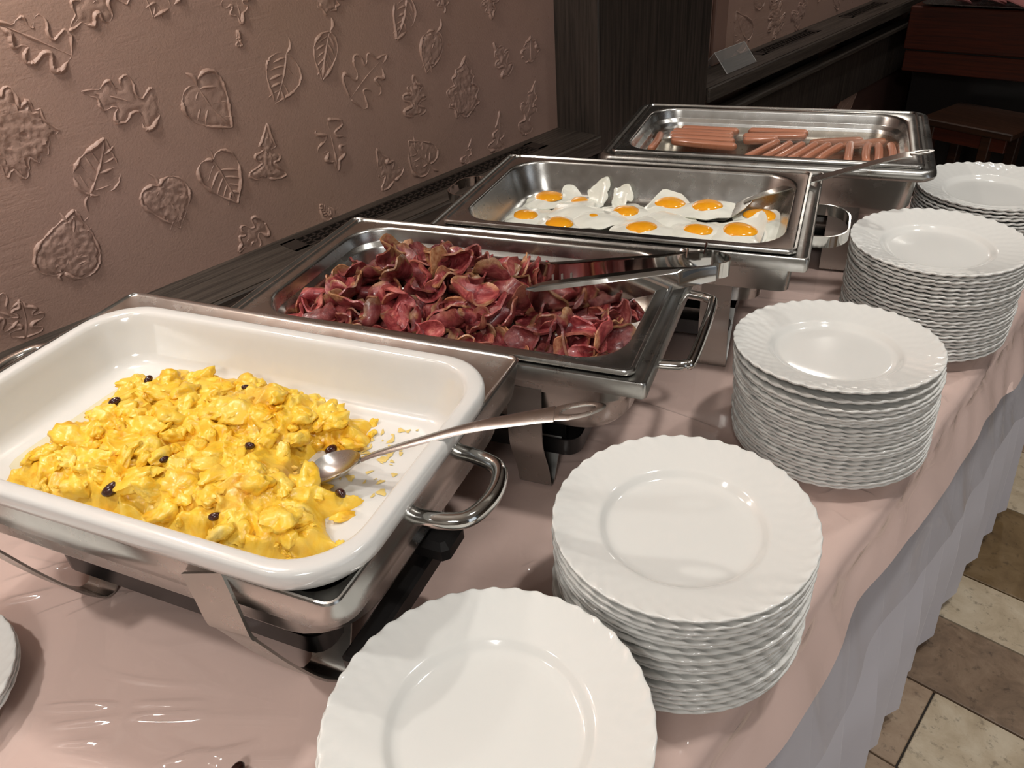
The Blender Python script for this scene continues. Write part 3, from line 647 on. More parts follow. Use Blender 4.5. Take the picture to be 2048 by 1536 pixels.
for i, (x, y, s, wh) in enumerate(BEANS):
    rnd = random.Random(i+40); m = MB(); a = rnd.uniform(0, pi); loops = []
    for k in range(1, 8):
        row = []
        for u in range(12):
            th = 2*pi*u/12; r = sin(pi*k/8)*(1-.18*cos(th)*(1 if cos(th) > 0 else 0))
            row.append((.0062*s*cos(pi*k/8)+.0, .0042*s*r*cos(th)+.0012*s*(k-4)**2/16, .0040*s*r*sin(th)))
        loops.append(row)
    m.loft(loops, True, True)
    h, d = egg_h(x, y); ca, sa = cos(PYAW), sin(PYAW)
    o = obj('bean', m, BEANM, None, 60, (PC[0]+x*ca-y*sa, PC[1]+x*sa+y*ca, PZ-.0597+max(h,0)+.0075), a); o.rotation_euler = (rnd.uniform(-.4,.4), rnd.uniform(-.4,.4), a)
    tag(o, 'dark bean in the scrambled eggs, ' + wh, 'bean', 'dark beans in the scrambled eggs')
# egg smears left on the porcelain
SME = m_plain('egg_smear', (.80, .60, .20), .4)
rnd = random.Random(3); m = MB()
for i in range(46):
    if i < 30: x, y = rnd.uniform(.135,.195), rnd.uniform(.035,.10)
    else: x, y = rnd.uniform(.15,.205), rnd.uniform(-.06,.03)
    s = rnd.uniform(.0015,.006); e = rnd.uniform(.3,.8); a = rnd.uniform(0, pi); ph = rnd.uniform(0, 9)
    ring = [(x+s*(cos(t)*cos(a)-e*sin(t)*sin(a))*(1+.3*sin(3*t+ph)), y+s*(cos(t)*sin(a)+e*sin(t)*cos(a))*(1+.3*sin(3*t+ph)), .0003) for t in [2*pi*k/9 for k in range(9)]]
    n = len(m.v); m.add(ring+[(x, y, .0012)], [(k, (k+1) % 9, 9) for k in range(9)])
tag(obj('egg_crumbs', m, SME, None, 60, (PC[0], PC[1], PZ-.0597), PYAW), 'thin smears of egg on the cleared side of the white pan', 'egg smear', kind='stuff')

m = MB(); pool = [(-.196,-.085),(-.199,.0),(-.194,.075),(-.170,.096),(-.10,.099),(-.09,.07),(-.12,0),(-.13,-.07)]; pool = [(p.x, p.y, .0004) for p in cat([(a_, b_, 0) for a_, b_ in pool], 5, True)]
m.add(pool, [tuple(range(len(pool)))])
tag(obj('egg_liquid', m, m_plain('pale_egg_liquid', (.76, .70, .50), .12), None, 0, (PC[0], PC[1], PZ-.0597), PYAW), 'pale yellow egg liquid pooled at the left side of the white pan', 'egg liquid', kind='stuff')

# ------------------------------------------------------------------ bacon
def m_bacon():
    t = NT('fried_bacon'); t.set(Roughness=.36, Coat_Weight=.22, Coat_Roughness=.15)
    oi = t.n('ShaderNodeObjectInfo'); tc = t.n('ShaderNodeTexCoord'); ad = t.n('ShaderNodeVectorMath', operation='ADD'); cm = t.n('ShaderNodeCombineXYZ')
    t.l(t.math('MULTIPLY', oi.outputs['Random'], 7), cm.inputs[0]); t.l(tc.outputs['Object'], ad.inputs[0]); t.l(cm.outputs[0], ad.inputs[1]); c = ad.outputs[0]
    f = t.noise(c, 46, 6, .65, .9); g = t.noise(c, 140, 4, .6)
    meat = t.ramp(f, [(.28, srgb(98, 30, 36)), (.44, srgb(142, 52, 56)), (.58, srgb(178, 88, 86)), (.72, srgb(208, 140, 124))])
    at = t.n('ShaderNodeAttribute', attribute_name='rim'); rim = at.outputs['Fac']
    fatm = t.ramp(t.math('ADD', t.math('MULTIPLY', rim, 1.0), t.math('MULTIPLY', t.math('SUBTRACT', t.noise(c, 22, 3), .5), 2.6)), [(.50, G(0)), (.80, G(1))])
    fat = t.ramp(g, [(.3, srgb(146, 84, 48)), (.5, srgb(190, 138, 96)), (.7, srgb(208, 168, 128))])
    pick = t.ramp(oi.outputs['Random'], [(.25, G(.08)), (.65, G(.95))]); base = t.mix(t.math('MULTIPLY', fatm, pick), meat, fat)
    dk = t.ramp(t.math('FRACT', t.math('MULTIPLY', oi.outputs['Random'], 13.7)), [(.2, G(.52)), (.8, G(1.08))])
    base = t.mix(1.0, base, dk, 'MULTIPLY')
    t.color(base); t.bump(t.math('ADD', f, t.math('MULTIPLY', g, .7)), .7, .0018); return t.m
BACON = m_bacon()
def bacon_mesh(seed):
    rnd = random.Random(seed); m = MB(); nr, nt = 9, 48
    R = rnd.uniform(.029,.041); e = rnd.uniform(.72,1.0); k1 = rnd.choice((2,3,3,4)); p1, p2, p3 = [rnd.uniform(0,6.3) for _ in range(3)]
    A = rnd.uniform(.002,.0055); bend = rnd.uniform(.020,.05)*rnd.choice((1,-1)); k2 = rnd.choice((5,6,7)); fold = rnd.random() < .7; fa = rnd.uniform(-.3,.3)
    def surf(r, th):
        rr_ = r*R*(1+.10*sin(2*th+p2)+.07*sin(3*th+p3)+.03*sin(7*th+p1)); x, y = rr_*cos(th), rr_*e*sin(th)
        z = A*r**1.6*sin(k1*th+p1)+.0020*r**3*sin(k2*th+p2)+.0005*r**4*sin((k2+6)*th+p3) + .002*noise.noise(Vector((x*90, y*90, seed)))
        a = x/bend; p = Vector((bend*sin(a), y, bend*(1-cos(a))+z*cos(a)))
        if fold:
            b2 = .0105; w = max(0, p.y-fa*R); a2 = min(w/b2, 2.4)
            if w > 0: p = Vector((p.x, fa*R + b2*sin(a2)+(w-a2*b2)*cos(a2), p.z + b2*(1-cos(a2))+(w-a2*b2)*sin(a2)))
        return p
    T = .0015
    top, bot, at = [], [], []
    loops = []; attr = []
    rads = [k/nr for k in range(1, nr+1)]
    def nrm(r, th):
        d = .02; a = surf(max(.01,r-d), th); b = surf(r+d, th); c = surf(r, th-d); e2 = surf(r, th+d)
        n = (b-a).cross(e2-c); return n.normalized() if n.length > 1e-12 else Vector((0,0,1))
    for r in rads: loops.append([surf(r, 2*pi*i/nt)+nrm(r, 2*pi*i/nt)*T for i in range(nt)]); attr += [max(0, (r-.35)/.65)*(.75+.25*sin(2*pi*i/nt+p3)) for i in range(nt)]
    for r in reversed(rads): loops.append([surf(r, 2*pi*i/nt)-nrm(r, 2*pi*i/nt)*T for i in range(nt)]); attr += [max(0, (r-.35)/.65)*(.75+.25*sin(2*pi*i/nt+p3)) for i in range(nt)]
    m.loft(loops, True, True, attrs=attr); return m
BV = []
for s in range(16):
    o = obj('bacon_slice', bacon_mesh(s+11), BACON, None, 80, attr=True); BV.append(o.data); bpy.data.objects.remove(o)
def bh(x, y):
    h = .016+.040*exp(-((x+.075)/.12)**2-((y-.012)/.085)**2)+.020*exp(-((x-.03)/.10)**2-((y+.02)/.09)**2)+.014*exp(-((x-.165)/.07)**2-((y+.05)/.07)**2)
    return h - .012*exp(-((x-.12)/.05)**2-((y-.03)/.05)**2)
rnd = random.Random(21); ca, sa = cos(radians(20.9)), sin(radians(20.9)); placed = []; tries = 0
while len(placed) < 200 and tries < 9000:
    tries += 1
    x, y = rnd.uniform(-.228,.225), rnd.uniform(-.124,.115)
    if x < -.13 and y > .02+(-.13-x)*-.8+.03 and y > .045: continue
    if x > .06 and y > .085: continue
    lv = len(placed)/200; z = bh(x, y)*(.15+.85*lv)
    if any((x-a)**2+(y-b)**2+((z-c)*1.6)**2 < .0175**2 for a, b, c in placed): continue
    placed.append((x, y, z))
for i, (x, y, z) in enumerate(placed):
    o = bpy.data.objects.new('bacon_slice', rnd.choice(BV)); COL.objects.link(o)
    edge = max(abs(x)/.225, abs(y)/.12); s = rnd.uniform(.72,1.0)*(1 if edge < .85 else .78)
    tilt = rnd.uniform(.25,1.15); az = rnd.gauss(-.9, 1.1)
    R = Matrix.Rotation(az, 4, 'Z') @ Matrix.Rotation(tilt, 4, 'X') @ Matrix.Rotation(rnd.uniform(0, 6.28), 4, 'Z')
    if abs(y) > .098: y *= .95
    if abs(x) > .20: x *= .95
    o.matrix_world = Matrix.Translation((-.005+x*ca-y*sa, -.371+x*sa+y*ca, RZ+.0035-.0625+.016+z)) @ R @ Matrix.Scale(s, 4)
    if x > .075: lb, gr = 'crisp red bacon slice in the low heap under and beside the tongs', 'bacon slices at the tongs end of the pan'
    elif y < -.05: lb, gr = 'curled bacon slice in the front row along the pan edge beside the white pan', 'bacon slices along the front edge'
    elif x < -.075: lb, gr = 'ruffled bacon slice in the tall left part of the bacon heap', 'bacon slices at the tall end of the heap'
    else: lb, gr = 'ruffled bacon slice in the middle of the bacon heap', 'bacon slices in the middle of the heap'
    tag(o, lb, 'bacon', gr)

# ------------------------------------------------------------------ fried eggs
def m_white():
    t = NT('fried_egg_white'); t.set(Roughness=.16, Coat_Weight=.4); c = t.coord()
    t.color(t.mix(t.noise(c, 40, 5), srgb(240, 240, 224), srgb(249, 249, 240)))
    t.bump(t.noise(c, 70, 4), .5, .0016); return t.m
def m_yolk():
    t = NT('egg_yolk'); t.set(Roughness=.14, Coat_Weight=.5); c = t.coord()
    t.color(t.mix(t.noise(c, 60, 4), srgb(246, 150, 14), srgb(254, 186, 40)))
    t.bump(t.noise(c, 120, 4), .3, .001); return t.m
EW, YK = m_white(), m_yolk()
A3 = radians(21)
def fried_egg(i, x, y, R, e, yr, z0, label, yo=(0,0), fold=0, flip=0):
    rnd = random.Random(i+70); t = empty('fried_egg', (x*cos(A3)-y*sin(A3), x*sin(A3)+y*cos(A3), RZ+.0035-.0625+z0), A3); tag(t, label, 'fried egg', 'fried eggs in the steel pan'); R *= 1.28 if not flip else .95; yr *= 1.38
    ph = [rnd.uniform(0, 6.3) for _ in range(5)]; nt, nr = 44, 9; rot = rnd.uniform(0, pi)
    def rim(th): return R*(1+.10*sin(2*th+ph[0])+.09*sin(3*th+ph[1])+.05*sin(5*th+ph[2])+.03*sin(9*th+ph[3]))
    def pt(r, th, zz):
        q = rim(th)*r; a, b = q*cos(th), q*e*sin(th)
        X = a*cos(rot)-b*sin(rot); Y = a*sin(rot)+b*cos(rot)
        if flip:                                   # a white that stands up against the pan wall
            return (X, Y*.55+zz*.7+.15*abs(X), .002+(Y+R*.55)*.80+zz*.4+.006*sin(X*160))
        lift = 0
        if fold:
            d = X*cos(fold)+Y*sin(fold); lift = max(0, d-R*.55)*1.1
        return (X, Y, zz+lift)
    loops = []
    for k in range(1, nr+1):
        r = k/nr; row = []
        for u in range(nt):
            th = 2*pi*u/nt; dome = .0050*max(0, 1-(r/.75)**2)
            row.append(pt(r, th, .0032*(1-r**6)*1.0+.0010+dome+.0012*noise.noise(Vector((r*cos(th)*3, r*sin(th)*3, i)))+.0014*sin(5*th+ph[4])*r**3))
        loops.append(row)
    loops.append([(p[0]*.985, p[1]*.985, p[2]-.0016) for p in loops[-1]])
    m = MB().loft(loops, True, True); obj('egg_white', m, EW, t, 80)
    if yr:
        yl = []
        for k in range(1, 8):
            s = k/8*pi/2*1.05; row = []
            for u in range(28):
                th = 2*pi*u/28; q = yr*(1+.06*sin(2*th+ph[1])+.04*sin(3*th+ph[0]))
                row.append((yo[0]+q*sin(s)*cos(th), yo[1]+q*.92*sin(s)*sin(th), .0052+yr*.36*cos(s)))
            yl.append(row)
        obj('yolk', MB().loft(yl, True, False), YK, t, 80)
    return t
FE = [(-.177,.098,.040,.75,.019,.004,'fried egg at the back left with a broken yolk running right'),
 (-.118,.096,.030,.9,.013,.002,'small runny fried egg touching the back left one'),
 (-.192,.013,.044,.85,.017,.001,'fried egg at the left front corner of the pan'),
 (-.120,-.017,.042,.85,.018,.005,'fried egg cut by the front rim, second from the left'),
 (-.024,.062,.042,.85,.017,.003,'fried egg left of the pan centre'),
 (.041,.105,.040,.85,.020,.006,'fried egg at the back centre with the largest yolk'),
 (.106,.098,.042,.9,.019,.009,'fried egg beside the spatula blade'),
 (.194,.090,.040,.75,.019,.002,'fried egg at the right end of the pan behind the spatula'),
 (.020,-.014,.044,.85,.018,.008,'fried egg at the front centre half hidden by the rim'),
 (.108,.000,.044,.9,.017,.006,'fried egg at the front, right of centre'),
 (.172,.006,.042,.9,.020,.009,'fried egg at the right front corner with a deep orange yolk'),
 (-.072,.020,.040,.85,.009,.007,'fried egg with only a small smear of yolk'),
 (.050,.045,.040,.9,0,.004,'yolkless egg white in the middle of the pan'),
 (.212,.038,.034,.8,0,.006,'yolkless egg white at the right end of the pan'),
 (-.110,.045,.040,.8,0,.009,'smooth yolkless egg white between the left yolks')]
for i, (x, y, R, e, yr, z0, lb) in enumerate(FE): fried_egg(i, x, y, R, e, yr, z0, lb, fold=(0, 2.2, 0, 0, 0, 1.4, 0, .2, 0, 0, .4, 0, 0, 0, 0)[i])
fried_egg(30, -.088, .112, .027, .8, 0, .004, 'folded egg white standing up at the back left of centre', flip=1)
fried_egg(31, -.045, .108, .024, .8, 0, .004, 'torn egg white flap standing up at the back centre', flip=1)

# ------------------------------------------------------------------ sausages in water
def m_saus():
    t = NT('boiled_sausage'); t.set(Roughness=.22, Coat_Weight=.3); c = t.coord()
    t.color(t.mix(t.noise(c, 30, 4), srgb(184, 118, 90), srgb(204, 142, 114))); return t.m
SAUS = m_saus()
WZ = RZ+.0035-.034
SL = [((-.221,.075),(-.219,-.03),'lone sausage lying along the left wall of the pan'),
 ((-.200,.098),(-.072,.090),'sausage of the left bundle, second from the back'),((-.202,.077),(-.070,.069),'sausage in the middle of the left bundle'),((-.196,.056),(-.064,.045),'sausage of the left bundle, second from the front'),((-.190,.033),(-.056,.013),'front sausage of the left bundle'),
 ((-.185,.118),(-.065,.113),'rearmost sausage of the left bundle'),
 ((-.048,.118),(.07,.121),'sausage along the back wall at the pan centre'),((-.054,.080),(.068,.100),'sausage behind the slanted row'),((-.050,.056),(.016,.073),'short-looking sausage joining the left bundle to the centre'),
 ((.018,.058),(-.032,-.055),'first sausage from the left in the slanted front row'),((.042,.051),(-.004,-.062),'second sausage from the left in the slanted front row'),((.065,.05),(.020,-.062),'third sausage from the left in the slanted front row'),((.089,.051),(.044,-.060),'fourth sausage from the left in the slanted front row'),((.113,.052),(.069,-.058),'fifth sausage from the left in the slanted front row'),((.135,.051),(.094,-.058),'sixth sausage from the left in the slanted front row'),
 ((.075,.084),(.175,.118),'pale sausage under water behind the right row'),((.135,.078),(.215,.122),'pale sausage under water nearest the right back corner'),
 ((.150,.066),(.148,-.05),'first of four upright sausages at the right, from the left'),((.182,.066),(.180,-.05),'second of four upright sausages at the right, from the left'),((.200,.066),(.199,-.05),'third of four upright sausages at the right, from the left'),((.221,.070),(.221,-.04),'last of four upright sausages at the right end wall')]
A4 = radians(21.1)
for i, (a, b, lb) in enumerate(SL):
    r = .0080; m = MB(); a, b = Vector((*a, 0)), Vector((*b, 0)); d = b-a; L = d.length; ang = atan2(d.y, d.x); loops = []
    rnd = random.Random(i); bow = rnd.uniform(-.004,.004)
    for k in range(0, 15):
        if k < 4: s = k/4*pi/2; X, rr_ = -L/2+r-r*cos(s), r*sin(s)
        elif k > 10: s = (14-k)/4*pi/2; X, rr_ = L/2-r+r*cos(s), r*sin(s)
        else: X, rr_ = -L/2+r+(L-2*r)*(k-4)/6, r
        rr_ = max(rr_, .0012); by = bow*(1-(2*X/L)**2)
        loops.append([(X, by+rr_*cos(2*pi*u/14), rr_*sin(2*pi*u/14)) for u in range(14)])
    m.loft(loops, True, True); c = (a+b)/2
    up = -.004 if i not in (15, 16) else -.013
    o = obj('sausage', m, SAUS, None, 60, (.023+c.x*cos(A4)-c.y*sin(A4), .414+c.x*sin(A4)+c.y*cos(A4), WZ+up), ang+A4)
    tag(o, lb, 'sausage', 'sausages floating in the far pan')
def m_water():
    t = NT('cooking_water'); c = t.coord()
    tr = t.n('ShaderNodeBsdfTransparent'); tr.inputs[0].default_value = (.90, .86, .80, 1)
    gl = t.n('ShaderNodeBsdfGlossy'); gl.inputs['Roughness'].default_value = .02
    lw = t.n('ShaderNodeLayerWeight'); fac = t.math('ADD', t.math('MULTIPLY', t.math('POWER', lw.outputs['Facing'], 4.0), .75), .02)
    bp = t.n('ShaderNodeBump'); bp.inputs['Strength'].default_value = .08; bp.inputs['Distance'].default_value = .001; t.l(t.noise(c, 14, 3), bp.inputs['Height'])
    t.l(bp.outputs['Normal'], gl.inputs['Normal']); mx = t.n('ShaderNodeMixShader'); t.l(fac, mx.inputs[0]); t.l(tr.outputs[0], mx.inputs[1]); t.l(gl.outputs[0], mx.inputs[2])
    t.l(mx.outputs[0], t.out.inputs['Surface']); return t.m
wm = MB(); ring = rr(.53-2*.0318, .325-2*.0318, .051, 0, 10); wm.add(ring, [tuple(range(len(ring)))])
tag(obj('cooking_water', wm, m_water(), None, 0, (.023,.414,WZ), A4), 'clear hot water the sausages float in', 'water')

# ------------------------------------------------------------------ utensils
def loc2w(c, a, p): return (c[0]+p[0]*cos(a)-p[1]*sin(a), c[1]+p[0]*sin(a)+p[1]*cos(a))
# serving spoon in the scrambled eggs (parent at the bowl, local axes of the white pan)
sp = empty('serving_spoon', (*loc2w(PC, PYAW, (.145,.002)), PZ-.053), PYAW); tag(sp, 'steel serving spoon resting in the scrambled eggs over the pan rim', 'spoon')
def spoon_handle():
    # centre line, width and an oval slot near the end
    P = cat([(.026,.009,.016), (.045,.013,.027), (.085,.022,.044), (.136,.036,.0625), (.180,.047,.074), (.212,.055,.0815)], 8)
    m = MB(); n = len(P); loops = []
    for i, p in enumerate(P):
        t = i/(n-1); d = (P[min(i+1,n-1)]-P[max(i-1,0)]).normalized(); w = Vector((-d.y, d.x, 0)).normalized(); nn = d.cross(w); nn = nn if nn.z > 0 else -nn
        W = .0045+.0075*max(0,(t-.15)/.85)**1.1
        loops.append([p + w*u*W + nn*hgt for (u, hgt) in ((-1,.0),(-.75,.0012),(0,.0017),(.75,.0012),(1,0),(.75,-.0010),(0,-.0008),(-.75,-.0010))])
    m.loft(loops, True, True)
    c = P[-1]+d*.018; lo = []
    for u in range(33):
        th = 2*pi*u/32; o_ = d*(.0275*cos(th))+w*(.0125*sin(th)*(1-.10*cos(th))); q_ = d*(.0155*cos(th)+.003)+w*(.0058*sin(th)); b_ = (o_+q_)/2
        lo.append([c+o_, c+b_+nn*.0015, c+q_+nn*.0006, c+q_-nn*.0008, c+b_-nn*.0010])
    m.loft(lo); return m
obj('handle', spoon_handle(), STEEL, sp, 50)
def spoon_bowl():
    m = MB(); top = []; ax = Vector((1,.3,.34)).normalized(); w = Vector((-.3,1,0)).normalized(); nn = ax.cross(w)
    for (off, flip) in ((0, False), (-.0012, True)):
        lo = []
        for k in range(1, 9):
            r = k/8; row = []
            for u in range(30):
                th = 2*pi*u/30; a = .030*r*cos(th)*(1+.10*cos(th)); b = .0225*r*sin(th)*(1-.12*cos(th))
                dep = -.011*(1-r*r)
                row.append(Vector((.001,.001,.012)) + ax*a + w*b + nn*(dep+off))
            lo.append(row)
        top.append(lo)
    m.loft(top[0], True, False); m.loft(top[1][::-1], False, True)
    n = len(m.v)//2
    m.loft([top[0][-1], top[1][-1]]); return m
obj('bowl', spoon_bowl(), STEEL, sp, 60)
# tongs across the bacon pan: two arms joined by the spring bend at the right end
A2 = radians(20.9); C2 = (-.005,-.371)
tg = empty('serving_tongs', (*loc2w(C2, A2, (.30,.09)), RZ), A2); tag(tg, 'stainless steel serving tongs lying across the bacon pan rim', 'tongs')
def arm(p0, p1, h0, h1, fl, slots):
    # vertical web plus a folded top flange; p in tongs-local coords, z of the top edge
    m = MB(); p0, p1 = Vector(p0), Vector(p1); d = p1-p0; L = d.length; t = d.normalized(); s = Vector((-t.y, t.x, 0)).normalized()
    n = 24; lo = []
    for i in range(n+1):
        k = i/n; p = p0+d*k; h = h0+(h1-h0)*min(1, k*1.6); h *= sqrt(max(.04, 1-max(0,(k-.93)/.07)**2))
        top = Vector((0,0,1)); f = fl*min(1, .12+max(0, k-.12)*5, (1-k)*9+.1)
        lo.append([p-top*h, p-top*h*.15-s*.0, p+s*f*.3, p+s*f, p+s*f-top*.0014, p+s*f*.3-top*.0014+s*.001, p-top*h*.15+s*.0016, p-top*h+s*.0016])
    m.loft(lo, True, True)
    return m
hz = .030
obj('arm', arm((.012,-.016,hz-.004), (-.198,-.139,hz-.002), .022, .036, -.013, False), CHROME, tg, 40)
ba = obj('arm', arm((.0,.018,hz), (-.203,-.076,hz+.004), .021, .040, .009, True), CHROME, tg, 40)
SLOT = m_plain('pale_slot', (.45, .40, .36), .5)
bd = []
for k in range(13):
    a = -pi/2+pi*k/12; bd.append((.006+.020*cos(a)+.003*sin(a)*-1, .001+.0175*sin(a), hz-.0120))
obj('spring_bend', MB().strip(cat(bd, 2), .021, .0018, (0,0,1)), CHROME, tg, 60)
d = Vector((-.203,-.094,0)).normalized()
obj('lock_pin', MB().tube([(-.028,.0,hz-.006),(-.028,.004,hz+.006)], .0016, 8).tube([(-.008,.012,hz-.004),(-.006,.014,hz+.012)], .0016, 8), CHROME, tg, 0)
for k in range(3):
    p = Vector((.0,.018,hz-.020))+d*(.206-.012*k)
    obj('slot', MB().box(p.x-.0014, p.x+.0014, p.y-.0024, p.y-.0004, p.z-.006, p.z+.005), SLOT, ba, 0)
# egg turner in the fried egg pan
tn = empty('egg_turner', (*loc2w((0,0), A3, (.165,.118)), RZ-.046), A3); tag(tn, 'steel egg turner leaning out of the fried egg pan to the right', 'spatula')
hp = cat([(.0,.0,.008),(.022,-.003,.020),(.055,-.003,.033),(.120,.006,.056),(.180,.002,.080),(.220,-.002,.096),(.238,-.003,.100)], 7)
def turner_handle():
    m = MB(); n = len(hp); lo = []
    for i, p in enumerate(hp):
        t = i/(n-1); dd = (hp[min(i+1,n-1)]-hp[max(i-1,0)]).normalized(); w = Vector((-dd.y, dd.x, 0)).normalized(); nn = dd.cross(w)
        W = .0100+.0030*t; 
        lo.append([p-w*W-nn*.001, p+w*W-nn*.001, p+w*W+nn*.001, p-w*W+nn*.001])
    m.loft(lo, True, True); return m
obj('handle', turner_handle(), STEEL, tn, 40)
e = hp[-1]; lo = []
for u in range(25):
    th = 2*pi*u/24; c_, s_ = cos(th), sin(th)
    lo.append([(e.x+.012+.016*c_, e.y+.0085*s_, e.z+.004+.003*c_-.001), (e.x+.012+.016*c_, e.y+.0085*s_, e.z+.004+.003*c_+.0012), (e.x+.012+.010*c_, e.y+.0042*s_, e.z+.004+.002*c_+.0012), (e.x+.012+.010*c_, e.y+.0042*s_, e.z+.004+.002*c_-.001)])
obj('hanging_eye', MB().loft(lo), STEEL, tn, 40)
obj('blade', MB().loft([[(-.075,-.058,-.010),(-.075,.012,-.010),(-.075,.012,-.0088),(-.075,-.058,-.0088)],[(-.024,-.056,-.0075),(-.024,.014,-.0075),(-.024,.014,-.006),(-.024,-.056,-.006)],[(.004,-.034,.006),(.004,.010,.010),(.004,.010,.0115),(.004,-.034,.0075)],[(.012,-.010,.012),(.012,.006,.014),(.012,.006,.0155),(.012,-.010,.0135)]], True, True), STEEL, tn, 30)

# ------------------------------------------------------------------ plates
def plate_mesh(R=.1225, NS=40, fl=1.0):
    m = MB(); nt = NS*6; loops = []
    top = [(.02,.0042),(.045,.0042),(.064,.0044),(.070,.0050),(.0735,.0070),(.0765,.0105),(.079,.0122),(.0815,.0128),(.088,.0142),(.096,.0159),(.104,.0178),(.111,.0196),(.117,.0212),(.1200,.0221),(.1216,.0223),(.1224,.0217),(.1225,.0205)]
    bot = [(.1221,.0194),(.1205,.0186),(.116,.0176),(.108,.0156),(.096,.0136),(.086,.0112),(.080,.0088),(.076,.0052),(.073,.0010),(.0705,0),(.068,.0012),(.05,.0014),(.02,.0014)]
    for (r, z) in top + bot:
        s = max(0, (r-.082)/.0405); row = []
        for i in range(nt):
            th = 2*pi*i/nt; tw = th + .55*(1-s)*(1 if s > 0 else 0)
            wv = cos(NS*tw); wv = wv*.8+.2*cos(2*NS*tw)
            zz = z + fl*.0012*s**.8*wv*(1 if r < .1222 else .8); q = r*(1+fl*.0028*s**3*wv)*R/.1225
            row.append((q*cos(th), q*sin(th), zz))
        loops.append(row)
    m.loft(loops, True, True); return m
o = obj('plate', plate_mesh(), PLATE, None, 50); PM = o.data; bpy.data.objects.remove(o)
def stack(bx, by, tx, ty, ztop, n, where, tiltx=0, tilty=0, ntilt=0, seed=0, jit=.0015, z0=TZ+.0042):
    rnd = random.Random(seed); zr = ztop-.0222; dz = (zr-z0)/max(1, n-1)
    for k in range(n):
        f = k/max(1, n-1); o = bpy.data.objects.new('plate', PM); COL.objects.link(o)
        j = jit if 0 < k else 0
        z = z0+dz*k + (rnd.uniform(-.0006,.0006) if 0 < k < n-1 else 0)
        o.location = (bx+(tx-bx)*f+rnd.uniform(-j, j), by+(ty-by)*f+rnd.uniform(-j, j), z)
        tl = max(0, k-(n-1-ntilt))/ntilt if ntilt else 0
        o.location.z += .11*sqrt(tiltx**2+tilty**2)*tl
        o.rotation_euler = (Matrix.Rotation(tilty*tl, 3, 'X') @ Matrix.Rotation(-tiltx*tl, 3, 'Y') @ Matrix.Rotation(rnd.uniform(0, 6.28), 3, 'Z')).to_euler()
        p = n-1-k
        lb = ('top white plate of ' if p == 0 else ('bottom white plate of ' if k == 0 else ORD[p]+' white plate from the top of ')) + where
        tag(o, lb, 'plate', 'white plates: '+where)
stack(.426, -.795, .426, -.795, .900, 21, 'the nearest stack at the photo bottom', seed=1)
stack(.421, -.520, .425, -.526, .899, 19, 'the stack beside the egg spoon', seed=2, jit=.0026)
stack(.414, -.138, .411, -.150, .893, 24, 'the stack beside the bacon dish handle', .034, -.054, 2, seed=3)
stack(.410, .213, .412, .205, .906, 25, 'the stack beside the fried egg dish', 0, 0, 0, seed=4)
stack(.392, .555, .392, .555, .878, 20, 'the farthest stack beside the sausage dish', seed=5)
stack(-.113, -1.113, -.113, -1.113, .7735, 3, 'the low stack at the left photo edge', seed=6)

# ------------------------------------------------------------------ things in the background
hd = empty('sign_holder', (-.525, 1.245, SZ), 0); tag(hd, 'empty clear acrylic tent sign holder on the rear sill', 'sign holder')
def pane(a, b, c, d_):
    a, b, c, d_ = map(Vector, (a, b, c, d_)); n = (b-a).cross(d_-a).normalized()*.002
    return MB().add([a, b, c, d_, a+n, b+n, c+n, d_+n], [(0,1,2,3),(7,6,5,4),(0,4,5,1),(1,5,6,2),(2,6,7,3),(3,7,4,0)])
obj('pane', pane((.045,-.075,.001),(.045,.10,.001),(.0,.10,.055),(.0,-.075,.055)), ACRYL, hd, 0)
obj('pane', pane((-.045,-.075,.001),(.0,-.075,.055),(.0,.10,.055),(-.045,.10,.001)), ACRYL, hd, 0)
obj('edge', MB().tube([(.046,-.076,.002),(0,-.076,.056),(-.046,-.076,.002)], .0014, 6).tube([(.046,.10,.002),(.0,.10,.056)], .0012, 6).tube([(0,-.076,.056),(0,.10,.056)], .0010, 6), m_plain('frosted_edge', (.6,.58,.55), .3), hd, 0)
cb = empty('sideboard', (.28, 2.65, 0)); tag(cb, 'dark red wooden sideboard at the back with a meat tray on top', 'sideboard')
obj('drawer_box', MB().bbox(-.68,.62,-.24,.25,.702,.855,.004), MAHOG, cb, 0); obj('lower_rail', MB().bbox(-.672,.612,-.235,.25,.620,.698,.003), MAHOG, cb, 0)
obj('seam', MB().box(-.67,.61,-.236,.24,.697,.703), BLACK, cb, 0)
obj('shade_panel', MB().box(-.66,.60,-.12,.24,0,.620), BLACK, cb, 0)  # black sheet stands in for the shade in the open space below
for sx in (-.64, .58):
    for sy in (.06, .21): obj('leg', MB().bbox(sx-.025, sx+.025, sy-.025, sy+.025, 0, .622, .003), MAHOG, cb, 0)
ty = empty('meat_tray', (.22, 2.62, .8555)); tag(ty, 'shallow steel tray of pink sliced ham on the sideboard', 'tray')
obj('tray_shell', MB().loft([rr(1.10,.40,.03,z,6) for z in (.0,)] + [rr(1.14,.44,.04,.012,6), rr(1.17,.47,.04,.013,6), rr(1.17,.47,.04,.011,6)], True), STEEL, ty, 40)
HAM = m_plain('pink_ham', srgb(196, 128, 126)[:3], .45)
rnd = random.Random(9); hams = []
hm = MB().loft([[(q*.075*cos(2*pi*u/20)*(1+.08*sin(3*2*pi*u/20)), q*.055*sin(2*pi*u/20), .002+.010*q*q*sin(4*pi*u/20)+.008) for u in range(20)] for q in (.25,.6,.9,1)] + [[(.075*cos(2*pi*u/20)*(1+.08*sin(3*2*pi*u/20)), .055*sin(2*pi*u/20), .010*sin(4*pi*u/20)+.006) for u in range(20)]], True, True)
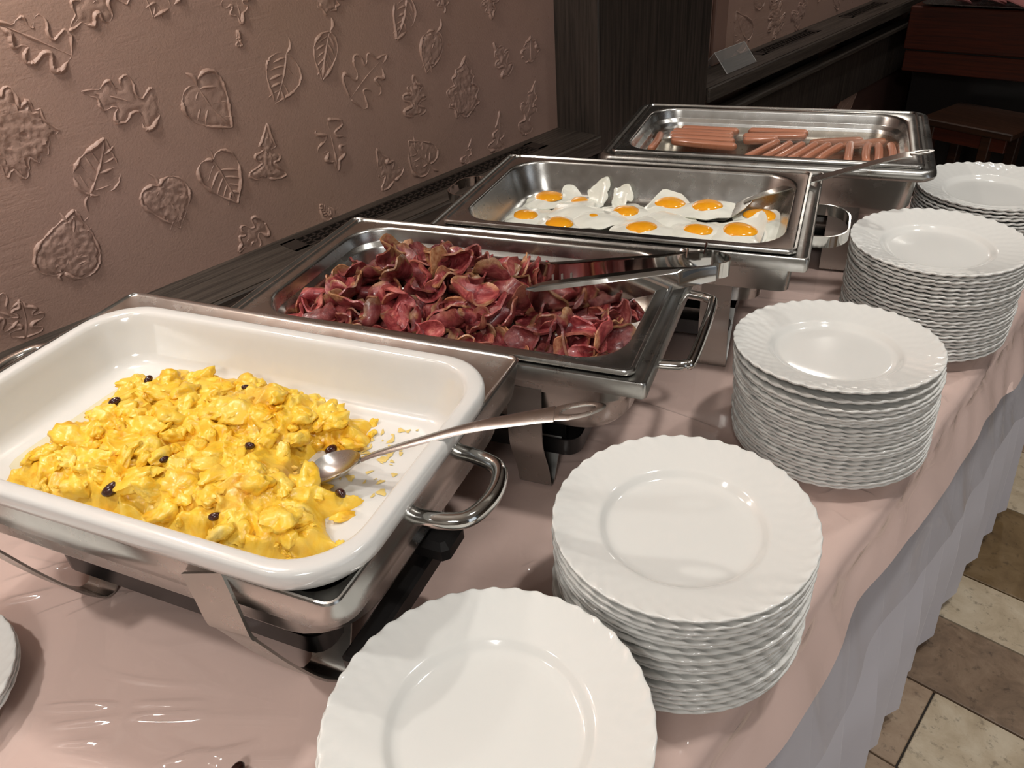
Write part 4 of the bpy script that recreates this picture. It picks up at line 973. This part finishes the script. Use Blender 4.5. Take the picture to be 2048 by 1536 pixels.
for r_ in range(2):
    for k in range(8):
        if not hams: o = obj('ham_slice', hm, HAM, None, 70)
        else: o = bpy.data.objects.new('ham_slice', hams[0].data); COL.objects.link(o)
        hams.append(o); o.location = (-.26+.11*k, 2.455+.13*r_, .857+.018+.006*(k % 2)); o.rotation_euler = (.25, .1, rnd.uniform(0, 3))
        tag(o, ORD[k]+' pink ham slice from the left in the '+('front' if r_ == 0 else 'rear')+' row of the tray', 'ham', 'ham slices on the tray')
st = empty('stool', (.0, 2.28, 0), radians(-12)); tag(st, 'low brown wooden stool in front of the sideboard', 'stool')
obj('seat', MB().bbox(-.20,.14,-.13,.15,.490,.515,.004), BROWN, st, 0)
obj('seat_rail', MB().bbox(-.17,.12,-.115,-.10,.44,.489,.002), MAHOG, st, 0)
for sx in (-.16, .05):
    for sy in (-.10, .12): obj('leg', MB().bbox(sx-.018, sx+.018, sy-.018, sy+.018, 0, .489, .003), BROWN, st, 0)
# wall lamps out of the frame; the near upper light throws the plate shadows
LAMPG = NT('glowing_bulb'); LAMPG.set(Roughness=.3); LAMPG.b.inputs['Emission Color'].default_value = (1, .86, .68, 1); LAMPG.b.inputs['Emission Strength'].default_value = 6
for (x, y, z), lb in ((KEY, 'brass wall lamp above the scrambled egg dish'), ((-.40, 2.05, 1.75), 'brass wall lamp above the rear sill')):
    s = empty('wall_lamp', (-.58, y, z)); tag(s, lb, 'lamp', 'brass wall lamps')
    obj('backplate', MB().loft([[(xx, .045*cos(2*pi*u/20), .10+.045*sin(2*pi*u/20)) for u in range(20)] for xx in (0,.012)], True, True), CHROME, s, 40)
    obj('arm', MB().tube(cat([(.01,0,.10),(.06,0,.13),(.12,0,.12),(.12,0,.075)], 5), .006, 8), CHROME, s, 60)
    if z == KEY[2]: obj('glare_arm', MB().tube(cat([(.01,0,.08),(.05,0,-.10),(.05,0,-.30),(.12,0,-.30),(.13,0,-.325)], 5), .006, 8), CHROME, s, 60)  # arm made up to carry the added glare light
    obj('socket', MB().tube([(.12,0,.08),(.12,0,.045)], .016, 12), CHROME, s, 40)
